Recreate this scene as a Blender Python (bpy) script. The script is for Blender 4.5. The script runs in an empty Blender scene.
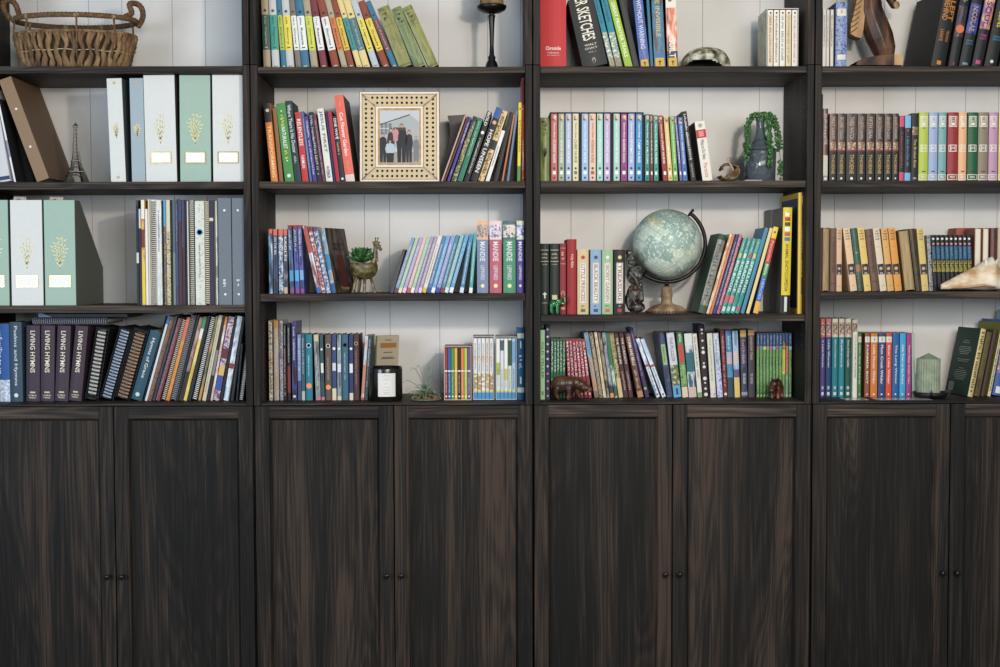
import bpy, bmesh, math, random
from mathutils import Vector, Matrix, Euler
PI = math.pi
SC = bpy.context.scene
COL = SC.collection
# ------------------------------------------------------------------ camera
EYE = 1.45                       # eye height over the floor
F, YAW, PIT, ROLL, DIST = 1305.8, .0087459, .0469722, -.0024739, 4.19184
cam_d = bpy.data.cameras.new('camera'); cam = bpy.data.objects.new('camera', cam_d); COL.objects.link(cam)
cam_d.sensor_width = 36.0; cam_d.lens = F * 36.0 / 1000.0
cam_d.clip_start = .05; cam_d.clip_end = 60
def _axes():
    cy, sy, cp, sp, cr, sr = math.cos(YAW), math.sin(YAW), math.cos(PIT), math.sin(PIT), math.cos(ROLL), math.sin(ROLL)
    # rows of the world->camera rotation (right, forward, up)
    def w2c(v):
        x, y, z = v
        x, y = x*cy - y*sy, x*sy + y*cy
        y, z = y*cp - z*sp, y*sp + z*cp
        x, z = x*cr + z*sr, -x*sr + z*cr
        return x, y, z
    e = [w2c(v) for v in ((1,0,0),(0,1,0),(0,0,1))]
    right = Vector((e[0][0], e[1][0], e[2][0])); fwd = Vector((e[0][1], e[1][1], e[2][1])); up = Vector((e[0][2], e[1][2], e[2][2]))
    return right, fwd, up
RT, FW, UP = _axes()
m = Matrix.Identity(4)
for i in range(3):
    m[i][0] = RT[i]; m[i][1] = UP[i]; m[i][2] = -FW[i]
m[0][3], m[1][3], m[2][3] = 0, -DIST, EYE
cam.matrix_world = m
SC.camera = cam
def W(u, v, Y=0.0):
    """pixel of the photograph -> (X, Z) on the vertical plane at depth Y"""
    a = (u - 500) / F; b = (v - 333.5) / F
    d = RT * a - UP * b + FW
    t = (Y + DIST) / d.y
    return d.x * t, EYE + d.z * t
# ------------------------------------------------------------------ world, lights, exposure
SC.view_settings.view_transform = 'Standard'; SC.view_settings.look = 'None'
SC.view_settings.gamma = 1.0; SC.view_settings.use_curve_mapping = False
SC.view_settings.exposure = 0.12
wd = bpy.data.worlds.new('room_light'); SC.world = wd; wd.use_nodes = True
bg = wd.node_tree.nodes['Background']; bg.inputs[0].default_value = (.62, .78, .86, 1); bg.inputs[1].default_value = .42
def area(name, loc, target, size, power, color, shape='SQUARE', sy=None):
    l = bpy.data.lights.new(name, 'AREA'); l.shape = 'RECTANGLE' if sy else shape; l.size = size
    if sy: l.size_y = sy
    l.energy = power; l.color = color
    o = bpy.data.objects.new(name, l); COL.objects.link(o); o.location = loc
    o.rotation_euler = (Vector(target) - Vector(loc)).to_track_quat('-Z', 'Y').to_euler()
    return o
area('lamp_light', (.80, -2.74, EYE+.74), (.3, .3, EYE+.25), .15, 34, (1.0, .86, .72), 'DISK')
area('window_fill_light', (-3.0, -3.6, EYE+.15), (-.5, .1, EYE-.4), 1.6, 84, (.70, .83, 1.0), sy=1.5)
area('window_fill_light', (1.2, -5.4, EYE+.9), (.3, .2, EYE+.3), 2.2, 150, (1.0, .97, .93), sy=1.6)  # unseen fill from the front, added to lift the wall and soften shadows
# ------------------------------------------------------------------ materials
def lin(c):
    if isinstance(c, str):
        c = c.lstrip('#')
        if len(c) == 3: c = ''.join(x*2 for x in c)
        c = [int(c[i:i+2], 16)/255 for i in (0,2,4)]
    return tuple(x/12.92 if x <= .04045 else ((x+.055)/1.055)**2.4 for x in c)
def tone(c):
    c = c.lstrip('#'); r, g, b = [int(c[i:i+2], 16)/255 for i in (0,2,4)]; l = .3*r+.59*g+.11*b; k = .14
    return '%02x%02x%02x' % tuple(int(255*min(1, (x+(l-x)*k)*.955)) for x in (r, g, b))
_mc = {}
def mat(c, rough=.55, metal=0.0, spec=.35):
    c = tone(c)
    k = (c, rough, metal, spec)
    if k in _mc: return _mc[k]
    m = bpy.data.materials.new('paint'); m.use_nodes = True
    b = m.node_tree.nodes['Principled BSDF']
    b.inputs['Base Color'].default_value = (*lin(c), 1); b.inputs['Roughness'].default_value = rough
    b.inputs['Metallic'].default_value = metal; b.inputs['Specular IOR Level'].default_value = spec
    # faint wear so that no surface is a flat fill
    nt = m.node_tree; n = nt.nodes.new('ShaderNodeTexNoise'); n.inputs['Scale'].default_value = 60
    tc = nt.nodes.new('ShaderNodeTexCoord'); nt.links.new(tc.outputs['Object'], n.inputs['Vector'])
    mp = nt.nodes.new('ShaderNodeMapRange'); mp.inputs[3].default_value = .95; mp.inputs[4].default_value = 1.04
    hs = nt.nodes.new('ShaderNodeHueSaturation'); hs.inputs['Color'].default_value = (*lin(c), 1)
    nt.links.new(n.outputs[0], mp.inputs[0]); nt.links.new(mp.outputs[0], hs.inputs['Value']); nt.links.new(hs.outputs[0], b.inputs['Base Color'])
    _mc[k] = m; return m
def art(cols, scale=30, stretch=(1,1,1), rough=.45, detail=3.0, spec=.35, contrast=1.0, seed=0.0, bump=0.0):
    """mottled picture / patina: noise through a colour ramp"""
    cols = [tone(c) for c in cols]
    k = ('art', tuple(cols), scale, stretch, rough, detail, contrast, seed, bump)
    if k in _mc: return _mc[k]
    m = bpy.data.materials.new('print'); m.use_nodes = True; nt = m.node_tree
    b = nt.nodes['Principled BSDF']; b.inputs['Roughness'].default_value = rough; b.inputs['Specular IOR Level'].default_value = spec
    tc = nt.nodes.new('ShaderNodeTexCoord'); mp = nt.nodes.new('ShaderNodeMapping'); mp.inputs['Scale'].default_value = stretch
    mp.inputs['Location'].default_value = (seed*3.1, seed*1.7, seed*2.3)
    n = nt.nodes.new('ShaderNodeTexNoise'); n.inputs['Scale'].default_value = scale; n.inputs['Detail'].default_value = detail
    r = nt.nodes.new('ShaderNodeValToRGB'); r.color_ramp.elements.remove(r.color_ramp.elements[0])
    N = len(cols); lo, hi = .5-.2/contrast, .5+.2/contrast
    r.color_ramp.elements[0].position = lo; r.color_ramp.elements[0].color = (*lin(cols[0]), 1)
    for i in range(1, N):
        e = r.color_ramp.elements.new(lo + (hi-lo)*i/(N-1)); e.color = (*lin(cols[i]), 1)
    nt.links.new(tc.outputs['Object'], mp.inputs[0]); nt.links.new(mp.outputs[0], n.inputs['Vector'])
    nt.links.new(n.outputs[0], r.inputs[0]); nt.links.new(r.outputs[0], b.inputs['Base Color'])
    if bump:
        bp = nt.nodes.new('ShaderNodeBump'); bp.inputs['Strength'].default_value = bump; bp.inputs['Distance'].default_value = .003
        nt.links.new(n.outputs[0], bp.inputs['Height']); nt.links.new(bp.outputs[0], b.inputs['Normal'])
    _mc[k] = m; return m
def wood(name, axis, dark, mid, light, figure=1.0, rough=.62):
    """open-grained stained veneer; axis = direction of the grain"""
    m = bpy.data.materials.new(name); m.use_nodes = True; nt = m.node_tree; L = nt.links
    b = nt.nodes['Principled BSDF']; b.inputs['Roughness'].default_value = rough; b.inputs['Specular IOR Level'].default_value = .2
    tc = nt.nodes.new('ShaderNodeTexCoord'); oi = nt.nodes.new('ShaderNodeObjectInfo')
    ad = nt.nodes.new('ShaderNodeVectorMath'); ad.operation = 'ADD'
    sc_ = nt.nodes.new('ShaderNodeMath'); sc_.operation = 'MULTIPLY'; sc_.inputs[1].default_value = 37.0
    L.new(oi.outputs['Random'], sc_.inputs[0]); L.new(tc.outputs['Object'], ad.inputs[0]); L.new(sc_.outputs[0], ad.inputs[1])
    def mapn(s):
        mp = nt.nodes.new('ShaderNodeMapping'); mp.inputs['Scale'].default_value = s; L.new(ad.outputs[0], mp.inputs[0]); return mp
    def order(long, across): return (across, across, long) if axis == 'Z' else (long, across, across)
    # broad figure: distorted bands
    mp1 = mapn(order(.55, 7.0)); n1 = nt.nodes.new('ShaderNodeTexNoise'); n1.inputs['Scale'].default_value = 1.0; n1.inputs['Detail'].default_value = 2.0; n1.inputs['Distortion'].default_value = .6
    L.new(mp1.outputs[0], n1.inputs['Vector'])
    # contour rings of the figure = cathedral grain
    mu = nt.nodes.new('ShaderNodeMath'); mu.operation = 'MULTIPLY'; mu.inputs[1].default_value = 130.0*figure
    si = nt.nodes.new('ShaderNodeMath'); si.operation = 'SINE'; L.new(n1.outputs[0], mu.inputs[0]); L.new(mu.outputs[0], si.inputs[0])
    # fine pores
    mp2 = mapn(order(4.0, 210.0)); n2 = nt.nodes.new('ShaderNodeTexNoise'); n2.inputs['Scale'].default_value = 1.0; n2.inputs['Detail'].default_value = 3.0
    L.new(mp2.outputs[0], n2.inputs['Vector'])
    mp3 = mapn(order(1.2, 45.0)); n3 = nt.nodes.new('ShaderNodeTexNoise'); n3.inputs['Scale'].default_value = 1.0; n3.inputs['Detail'].default_value = 2.0
    L.new(mp3.outputs[0], n3.inputs['Vector'])
    def madd(a, ka, c):
        x = nt.nodes.new('ShaderNodeMath'); x.operation = 'MULTIPLY_ADD'; L.new(a, x.inputs[0]); x.inputs[1].default_value = ka
        if isinstance(c, float): x.inputs[2].default_value = c
        else: L.new(c, x.inputs[2])
        return x.outputs[0]
    v = madd(n1.outputs[0], 1.5, -.70)
    v = madd(n3.outputs[0], .75, v)
    v = madd(si.outputs[0], .10, v)
    v = madd(n2.outputs[0], 1.35, v)
    v = madd(v, 1.0, -.63)
    r = nt.nodes.new('ShaderNodeValToRGB'); e = r.color_ramp.elements
    e[0].position = .18; e[0].color = (*lin(dark), 1); e[1].position = .92; e[1].color = (*lin(light), 1)
    q = e.new(.5); q.color = (*lin(mid), 1)
    L.new(v, r.inputs[0]); L.new(r.outputs[0], b.inputs['Base Color'])
    bp = nt.nodes.new('ShaderNodeBump'); bp.inputs['Strength'].default_value = .25; bp.inputs['Distance'].default_value = .0006
    L.new(n2.outputs[0], bp.inputs['Height']); L.new(bp.outputs[0], b.inputs['Normal'])
    return m
# ------------------------------------------------------------------ mesh helpers
def tag(o, label=None, cat=None, group=None, kind=None):
    if label: o['label'] = label
    if cat: o['category'] = cat
    if group: o['group'] = group
    if kind: o['kind'] = kind
    return o
def empty(name, loc=(0,0,0), rot=(0,0,0)):
    o = bpy.data.objects.new(name, None); COL.objects.link(o); o.location = loc; o.rotation_euler = rot
    o.empty_display_size = .02
    return o
class MB:
    def __init__(s): s.v = []; s.f = []; s.m = []; s.ms = []; s.sm = []
    def mi(s, m):
        if m not in s.ms: s.ms.append(m)
        return s.ms.index(m)
    def add(s, vs, fs, m, smooth=False):
        k = len(s.v); s.v += [tuple(v) for v in vs]; i = s.mi(m)
        for f in fs: s.f.append(tuple(k+j for j in f)); s.m.append(i); s.sm.append(smooth)
        return s
    def box(s, x0, y0, z0, x1, y1, z1, m, bev=0.0):
        if bev <= 0:
            vs = [(x,y,z) for z in (z0,z1) for y in (y0,y1) for x in (x0,x1)]
            return s.add(vs, [(0,2,3,1),(4,5,7,6),(0,1,5,4),(2,6,7,3),(0,4,6,2),(1,3,7,5)], m)
        bm = bmesh.new(); bmesh.ops.create_cube(bm, size=1)
        for v in bm.verts: v.co = Vector(((x0+x1)/2+v.co.x*(x1-x0), (y0+y1)/2+v.co.y*(y1-y0), (z0+z1)/2+v.co.z*(z1-z0)))
        bmesh.ops.bevel(bm, geom=list(bm.edges), offset=bev, segments=1, affect='EDGES')
        s.bm(bm, m); return s
    def bm(s, bm, m, smooth=False):
        bm.verts.index_update(); s.add([v.co[:] for v in bm.verts], [[v.index for v in f.verts] for f in bm.faces], m, smooth); bm.free(); return s
    def prism(s, pts, y0, y1, m):
        """outline pts in (x, z), extruded from y0 to y1"""
        n = len(pts)
        vs = [(x, y0, z) for x, z in pts] + [(x, y1, z) for x, z in pts]
        return s.add(vs, [tuple(range(n)), tuple(range(2*n-1, n-1, -1))] + [(i, i+n, (i+1)%n+n, (i+1)%n) for i in range(n)], m)
    def lathe(s, prof, m, n=24, o=(0,0,0), smooth=True, axis='Z', sx=1, sy=1, cap=True):
        """prof = [(r, z)]"""
        vs = []
        for r, z in prof:
            for k in range(n):
                a = 2*PI*k/n; p = (r*math.cos(a)*sx, r*math.sin(a)*sy, z)
                if axis == 'Y': p = (p[0], p[2], p[1])
                if axis == 'X': p = (p[2], p[0], p[1])
                vs.append((p[0]+o[0], p[1]+o[1], p[2]+o[2]))
        fs = [(i*n+k, i*n+(k+1)%n, (i+1)*n+(k+1)%n, (i+1)*n+k) for i in range(len(prof)-1) for k in range(n)]
        if cap: fs += [tuple(range(n))[::-1], tuple((len(prof)-1)*n+k for k in range(n))]
        return s.add(vs, fs, m, smooth)
    def tube(s, pts, rad, m, n=8, smooth=True, closed=False):
        pts = [Vector(p) for p in pts]; N = len(pts)
        rads = rad if isinstance(rad, (list, tuple)) else [rad]*N
        vs = []; up = None
        for i, p in enumerate(pts):
            if closed: t = pts[(i+1)%N] - pts[i-1]
            else: t = pts[min(i+1, N-1)] - pts[max(i-1, 0)]
            t.normalize()
            if up is None: up = t.orthogonal().normalized()
            up = (up - t*up.dot(t));  up = up.normalized() if up.length > 1e-6 else t.orthogonal().normalized()
            w = t.cross(up)
            for k in range(n):
                a = 2*PI*k/n; vs.append(p + (up*math.cos(a) + w*math.sin(a))*rads[i])
        R = N if closed else N-1
        fs = [(i*n+k, i*n+(k+1)%n, ((i+1)%N)*n+(k+1)%n, ((i+1)%N)*n+k) for i in range(R) for k in range(n)]
        if not closed: fs += [tuple(range(n))[::-1], tuple((N-1)*n+k for k in range(n))]
        return s.add(vs, fs, m, smooth)
    def ball(s, c, r, m, seg=12, sz=(1,1,1)):
        bm = bmesh.new(); bmesh.ops.create_uvsphere(bm, u_segments=seg, v_segments=max(6, seg*2//3), radius=1)
        for v in bm.verts: v.co = Vector((c[0]+v.co.x*r*sz[0], c[1]+v.co.y*r*sz[1], c[2]+v.co.z*r*sz[2]))
        return s.bm(bm, m, True)
    def build(s, name, parent=None, loc=None):
        me = bpy.data.meshes.new(name); me.from_pydata(s.v, [], s.f); 
        for m in s.ms: me.materials.append(m)
        me.polygons.foreach_set('material_index', s.m); me.polygons.foreach_set('use_smooth', s.sm); me.update()
        o = bpy.data.objects.new(name, me); COL.objects.link(o)
        if parent: o.parent = parent
        if loc: o.location = loc
        return o
# ------------------------------------------------------------------ the room
PITCH = .90; X0 = .14317; WALLY = .343
WOOD_V = wood('dark_wood_upright_grain', 'Z', '0c0c0c', '1d1916', '3c3129')
WOOD_H = wood('dark_wood_level_grain', 'X', '131111', '2b2521', '52463d')  # tone raised above the upright wood: lit look of shelf fronts in the colour
WALLM = art(['cfcecb', 'd6d5d2', 'dadad7'], 6, rough=.6, contrast=.8)
GROOVE = mat('b4b3af', .7)
wb = MB()
gx = sorted([W(x, 150, WALLY)[0] for x in (-45, -10, 40, 91, 124, 174, 207, 258, 308, 364, 389, 439, 488, 521, 571, 604, 637, 669, 702, 759, 792, 835, 883, 915, 965, 998, 1048, 1080)])
gx = [-2.6, -2.3, -2.0] + gx + [2.3, 2.6]
for a, b_ in zip(gx[:-1], gx[1:]):
    wb.prism([(a, 0), (b_, 0), (b_, 2.7), (a, 2.7)], WALLY+.003, WALLY+.04, WALLM) if False else None
    g = .0009
    wb.add([(a+g, WALLY, 0), (b_-g, WALLY, 0), (b_-g, WALLY, 2.7), (a+g, WALLY, 2.7), (a-g, WALLY+.0035, 0), (a-g, WALLY+.0035, 2.7)], [(0,1,2,3)], WALLM)
    wb.add([(b_-g, WALLY, 0), (b_, WALLY+.0022, 0), (b_, WALLY+.0022, 2.7), (b_-g, WALLY, 2.7)], [(0,1,2,3)], GROOVE)
    wb.add([(b_, WALLY+.0022, 0), (b_+g, WALLY, 0), (b_+g, WALLY, 2.7), (b_, WALLY+.0022, 2.7)], [(0,1,2,3)], GROOVE)
wb.box(-2.6, WALLY+.02, 0, 2.6, WALLY+.12, 2.7, WALLM)
tag(wb.build('wall_back'), kind='structure')
fl = MB(); fl.box(-2.6, -5.2, -.05, 2.6, WALLY+.12, 0, wood('oak_floor', 'X', '6b5138', '8b6c4c', 'a5845e'))
tag(fl.build('floor'), kind='structure')
# ------------------------------------------------------------------ cabinets
ZBASE = W(533, 405.0)[1]
SHELF_PX = [[(66.1,73.3),(181.6,189.1),(305.3,312.8)], [(66.8,73.1),(181.3,188.2),(293.5,301)], [(66.2,72.8),(180.6,187.4),(314.6,321.3)], [(66.1,72.2),(180.7,187.7),(291.6,298.7)]]
UX = [180, 390, 673, 880]
SH = []                                   # shelf top heights per unit, top shelf first
TH = .022; GAP = .0018; DEEP = .332
PIN = mat('8a8478', .4, .6)
FACE = -.0
def unit_x(i): return X0 + (i-2)*PITCH
cab_words = ['leftmost', 'second from the left', 'third from the left', 'rightmost']
ZTOP = ZBASE + .40*3
for i in range(4):
    xl, xr = unit_x(i)+GAP, unit_x(i+1)-GAP
    px = SHELF_PX[i]; zs = []
    root = empty('bookcase', ((xl+xr)/2, 0, ZBASE))
    items = [('under the wicker basket, file boxes and song books', 0), ('around the woven picture frame and the giraffe planter', 0), ('around the globe and the trailing vase plant', 0), ('around the seashell and the leather-look classics', 0)]
    tag(root, 'dark wood open bookcase ' + ['holding the file boxes and ring binders', 'holding the picture frame and giraffe planter', 'holding the globe and trailing vase plant', 'holding the seashell and green candle'][i], 'bookcase', 'dark wood bookcases side by side')
    zj = W(UX[i], 64.6)[1]
    lx0, lx1 = xl-(xl+xr)/2, xr-(xl+xr)/2
    for s in (0, 1):
        mb = MB(); a, b_ = (lx0, lx0+TH) if s == 0 else (lx1-TH, lx1)
        mb.box(a, 0, .0, b_, DEEP, zj-ZBASE-.0006, WOOD_V, .0012)
        xx = b_ if s == 0 else a
        for dy in (.045, .285):
            for k in range(1, 34):
                z = .03+k*.032
                e = .0007
                x2 = xx+e if s == 0 else xx-e
                mb.lathe([(.0021, 0), (.0021, .0005)], PIN, 6, (min(xx, x2), dy, z), False, 'X')
        mb.build('side_panel', root)
    for (t, bt) in px:
        z1 = W(UX[i], t, .004)[1]; z0 = W(UX[i], bt, .004)[1]; zs.append(z1)
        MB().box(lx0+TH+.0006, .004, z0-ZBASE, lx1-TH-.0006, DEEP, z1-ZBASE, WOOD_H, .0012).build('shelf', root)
    SH.append(zs)
    # top unit
    r2 = empty('top_bookcase', ((xl+xr)/2, 0, zj))
    tag(r2, 'dark wood top unit ' + ['around the wicker basket', 'around the candlestick and yellow-labelled books', 'around the turtle shell and tall red book', 'around the carved wooden horse head'][i], 'bookcase', 'top units of the bookcases')
    for a, b_ in ((lx0, lx0+TH), (lx1-TH, lx1)):
        MB().box(a, .0, .0004, b_, DEEP, .52, WOOD_V, .0012).build('side_panel', r2)
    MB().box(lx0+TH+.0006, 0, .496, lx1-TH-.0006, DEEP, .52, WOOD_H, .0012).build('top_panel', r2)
    # base cabinet
    r3 = empty('base_cabinet', ((xl+xr)/2, 0, 0))
    tag(r3, 'dark wood base cabinet with two panelled doors ' + ['below the song books and cookbooks', 'below the black candle and boxed paperbacks', 'below the hippo and rhino figures', 'below the green pillar candle'][i], 'cabinet', 'base cabinets under the bookcases')
    zt = W(533, 402.6)[1]
    mb = MB()
    mb.box(lx0, .021, .0, lx0+TH, DEEP, ZBASE-.004, WOOD_V); mb.box(lx1-TH, .021, 0, lx1, DEEP, ZBASE-.004, WOOD_V)
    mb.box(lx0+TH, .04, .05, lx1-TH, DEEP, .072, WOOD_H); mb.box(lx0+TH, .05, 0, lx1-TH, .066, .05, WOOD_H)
    mb.box(lx0+TH, DEEP-.006, .072, lx1-TH, DEEP, ZBASE-.02, WOOD_V)
    mb.build('carcass', r3)
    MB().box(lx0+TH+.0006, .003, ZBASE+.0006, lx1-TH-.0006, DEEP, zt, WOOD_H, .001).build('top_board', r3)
    dw = (xr-xl)/2
    for s in (0, 1):
        a = lx0+.0022 if s == 0 else lx0+dw+.0018
        b_ = lx0+dw-.0018 if s == 0 else lx1-.0022
        z0, z1 = .055, ZBASE-.0012
        st = .0455; rc = .013; ch = .008; T = .02
        mb = MB()
        ix0, ix1, iz0, iz1 = a+st, b_-st, z0+st, z1-st*.86
        def frame_piece(x0, zz0, x1, zz1, mm): mb.box(x0, 0, zz0, x1, T, zz1, mm, .0007)
        frame_piece(a, z0, a+st, z1, WOOD_V); frame_piece(b_-st, z0, b_, z1, WOOD_V)
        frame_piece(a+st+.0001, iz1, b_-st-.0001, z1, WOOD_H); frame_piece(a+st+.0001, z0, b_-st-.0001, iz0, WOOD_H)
        # sloping moulding lip inside the frame
        q = [(ix0, iz0), (ix1, iz0), (ix1, iz1), (ix0, iz1)]; p = [(ix0+ch, iz0+ch), (ix1-ch, iz0+ch), (ix1-ch, iz1-ch), (ix0+ch, iz1-ch)]
        vs = [(x, .002, z) for x, z in q] + [(x, rc+.002, z) for x, z in p]
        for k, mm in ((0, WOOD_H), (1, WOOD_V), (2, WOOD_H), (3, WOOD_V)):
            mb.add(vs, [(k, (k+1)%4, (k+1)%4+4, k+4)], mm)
        d = mb.build('door', r3)
        MB().box(ix0-.001, rc+.002, iz0-.001, ix1+.001, rc+.008, iz1+.001, WOOD_V).build('door_panel', d)
        kx = (b_-.0215) if s == 0 else (a+.0215)
        kz = W(533, 574)[1]
        kb = MB(); kb.lathe([(.0045, .0), (.0045, -.010), (.0065, -.014), (.0088, -.019), (.0088, -.0225), (.006, -.025)], mat('141315', .3, .3), 16, (kx, 0, kz), True, 'Y')
        kb.build('door_knob', d)
# ------------------------------------------------------------------ printing on spines
_fc = {}; EX = []
def glyphs(s):
    """text as flat polygons scaled to the unit box"""
    if s in _fc: return _fc[s]
    cu = bpy.data.curves.new('t', 'FONT'); cu.body = s; cu.resolution_u = 2; cu.offset = .012; cu.fill_mode = 'FRONT'
    o = bpy.data.objects.new('t', cu); COL.objects.link(o)
    dg = bpy.context.evaluated_depsgraph_get(); me = bpy.data.meshes.new_from_object(o.evaluated_get(dg))
    vs = [v.co.copy() for v in me.vertices]; fs = [tuple(p.vertices) for p in me.polygons]
    x0, x1 = min(v.x for v in vs), max(v.x for v in vs); y0, y1 = min(v.y for v in vs), max(v.y for v in vs)
    r = ([((v.x-x0)/(x1-x0), (v.y-y0)/(y1-y0)) for v in vs], fs, (x1-x0)/(y1-y0))
    bpy.data.objects.remove(o); bpy.data.curves.remove(cu); bpy.data.meshes.remove(me); _fc[s] = r; return r
def M_(c):
    if isinstance(c, str): return mat(c)
    if isinstance(c, tuple) and c[0] == 'a': return art(list(c[1:]), 110, rough=.4, contrast=1.6, seed=(sum(ord(q) for q in c[1]+c[2]) % 17))
    if isinstance(c, tuple) and c[0] == 'z': return art(list(c[1:]), 60, (1,1,.25), rough=.4, contrast=2.0, seed=(sum(ord(q) for q in c[1]+c[2]) % 13))
    return c
def spine_marks(mk, t, h, yf, rnd, lab, ttl):
    def strip(x0, x1, z0, z1, m, off, mb, n=4):
        vs = []
        for k in range(n+1):
            x = x0+(x1-x0)*k/n; vs += [(x, yf(x)-off, z0), (x, yf(x)-off, z1)]
        mb.add(vs, [(2*k, 2*k+2, 2*k+3, 2*k+1) for k in range(n)], m)
    lab_ = lab; EX.clear()
    for q in mk:
        c = q[0]; lab = lab_
        if c in 'bp': lab = MB(); EX.append(('spine_band' if c == 'b' else 'spine_patch', lab))
        if c == 'b': strip(.0002, t-.0002, q[1]*h, q[2]*h, M_(q[3]), .0003, lab)
        elif c == 'p': w = q[4]*t/2; strip(t/2-w, t/2+w, q[1]*h, q[2]*h, M_(q[3]), .0005, lab)
        elif c == 'o':
            lab = MB(); EX.append(('round_sticker' if q[2] == 'f09050' else 'round_emblem', lab))
            r = q[3]*t; n = 14; cx, cz = t/2+(q[4]*t if len(q) > 4 else 0), q[1]*h
            lab.add([(cx+r*math.cos(2*PI*k/n), yf(cx)-.0007, cz+r*math.sin(2*PI*k/n)) for k in range(n)], [tuple(range(n))], M_(q[2]))
        elif c == 'k':
            lab = MB(); EX.append(('cross_emblem', lab))
            r = q[3]*t; cx, cz = t/2, q[1]*h; w = r*.22
            lab.add([(cx-w, yf(cx)-.0008, cz-r), (cx+w, yf(cx)-.0008, cz-r), (cx+w, yf(cx)-.0008, cz+r), (cx-w, yf(cx)-.0008, cz+r)], [(0,1,2,3)], M_(q[2]))
            lab.add([(cx-r*.65, yf(cx)-.0009, cz+r*.25), (cx+r*.65, yf(cx)-.0009, cz+r*.25), (cx+r*.65, yf(cx)-.0009, cz+r*.62), (cx-r*.65, yf(cx)-.0009, cz+r*.62)], [(0,1,2,3)], M_(q[2]))
        elif c in 'tx':
            vs, fs, asp = glyphs(q[4]); wf = q[5] if len(q) > 5 else .6; off = q[6] if len(q) > 6 else 0
            z0, z1 = q[1]*h, q[2]*h
            if c == 't': pts = [(t*(.5-wf/2+off)+gy*wf*t, z1-gx*(z1-z0)) for gx, gy in vs]
            else: pts = [(t*(.5-wf/2)+gx*wf*t, z0+gy*(z1-z0)) for gx, gy in vs]
            ttl.add([(x, yf(min(max(x,0),t))-.0011, z) for x, z in pts], fs, M_(q[3]))
        elif c == 's':
            wf = q[4] if len(q) > 4 else .5; off = q[5] if len(q) > 5 else 0
            z = q[2]*h; lh = wf*t; m = M_(q[3]); x0 = t*(.5-wf/2+off); sw = max(.0006, lh*.22)
            while z-lh*.6 > q[1]*h:
                if rnd.random() < .13: z -= lh*.5; continue
                y = yf(t/2)-.0010; hh = lh*rnd.choice((.62, .62, .95, 1)); w = lh*rnd.uniform(.4, .62)
                ttl.add([(x0, y, z), (x0+hh, y, z), (x0+hh, y, z-sw), (x0, y, z-sw)], [(0,1,2,3)], m)
                k = rnd.random()
                if k < .7:
                    xx = x0 if rnd.random() < .5 else x0+lh*.5
                    ttl.add([(xx, y, z), (xx+sw, y, z), (xx+sw, y, z-w), (xx, y, z-w)], [(0,1,2,3)], m)
                if k > .35: ttl.add([(x0, y, z-w+sw), (x0+lh*.6, y, z-w+sw), (x0+lh*.6, y, z-w), (x0, y, z-w)], [(0,1,2,3)], m)
                z -= w+lh*.26
        elif c == 'S':                     # a sprig of foil leaves
            cz, r = q[1]*h, q[3]*h; m = M_(q[2]); cx = t/2; y = yf(cx)-.0009; lab = MB(); EX.append(('foil_sprig', lab))
            for kk in range(5):
                a0 = (kk-2)*.13; ln = r*(1.5, 1.7, 2.0, 1.9, 1.35)[kk]
                bx, bz = cx, cz-r; ex, ez = cx+math.sin(a0)*ln, cz-r+math.cos(a0)*ln
                w = .0005; lab.add([(bx-w, y, bz), (bx+w, y, bz), (ex+w, y, ez), (ex-w, y, ez)], [(0,1,2,3)], m)
                for j in range(1, 6):
                    px, pz = bx+(ex-bx)*j/5.5, bz+(ez-bz)*j/5.5
                    for sgn in (-1, 1):
                        a = a0+sgn*.9; l2 = r*(.16+.03*j); qx, qz = px+math.sin(a)*l2, pz+math.cos(a)*l2; nx, nz = math.cos(a)*.0016, -math.sin(a)*.0016
                        mx, mz = (px+qx)/2, (pz+qz)/2
                        lab.add([(px, y, pz), (mx+nx, y, mz+nz), (qx, y, qz), (mx-nx, y, mz-nz)], [(0,1,2,3)], m)
        elif c == 'H':                     # gilt card holder with a white card
            lab = MB(); EX.append(('card_holder', lab)); z0, z1 = q[1]*h, q[2]*h; w = .34*t; cx = t/2; g = mat('c9a86a', .28, .9); cd = mat('f2efe8'); yy = -.0006
            lab.box(cx-w+.001, yy-.0008, z0+.001, cx+w-.001, yy, z1-.001, cd)
            e = .0028
            for a in ((cx-w, z0, cx+w, z0+e), (cx-w, z1-e, cx+w, z1), (cx-w, z0+e, cx-w+e, z1-e), (cx+w-e, z0+e, cx+w, z1-e)):
                lab.box(a[0], yy-.0022, a[1], a[2], yy, a[3], g)
PAPER = art(['cfc4a8', 'e0d8c2', 'ebe5d4'], 400, (1, .02, .02), rough=.9, spec=.1)
OLDPAPER = art(['8e7654', 'a98f66', 'c0a67c'], 400, (1, .03, .03), rough=.9, spec=.1)
ORD = ['first', 'second', 'third', 'fourth', 'fifth', 'sixth', 'seventh', 'eighth', 'ninth', 'tenth', 'eleventh', 'twelfth', 'thirteenth', 'fourteenth', 'fifteenth', 'sixteenth', 'seventeenth']
UN = ['leftmost', 'centre-left', 'centre-right', 'rightmost']; RN = ['top', 'second', 'third', 'bottom']
REG = []                                    # (object, look, unit, row) for labelling at the end
def shelf_z(U, R): return SH[U][R] if R < 3 else ZB
ZB = W(533, 402.6)[1]
YDEF = {}; PREV = {}
def prism_up(prof, z0, z1, m, mb, smooth=False):
    n = len(prof)
    mb.add([(x, y, z0) for x, y in prof]+[(x, y, z1) for x, y in prof], [(i, (i+1)%n, (i+1)%n+n, i+n) for i in range(n)], m, smooth)
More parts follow.
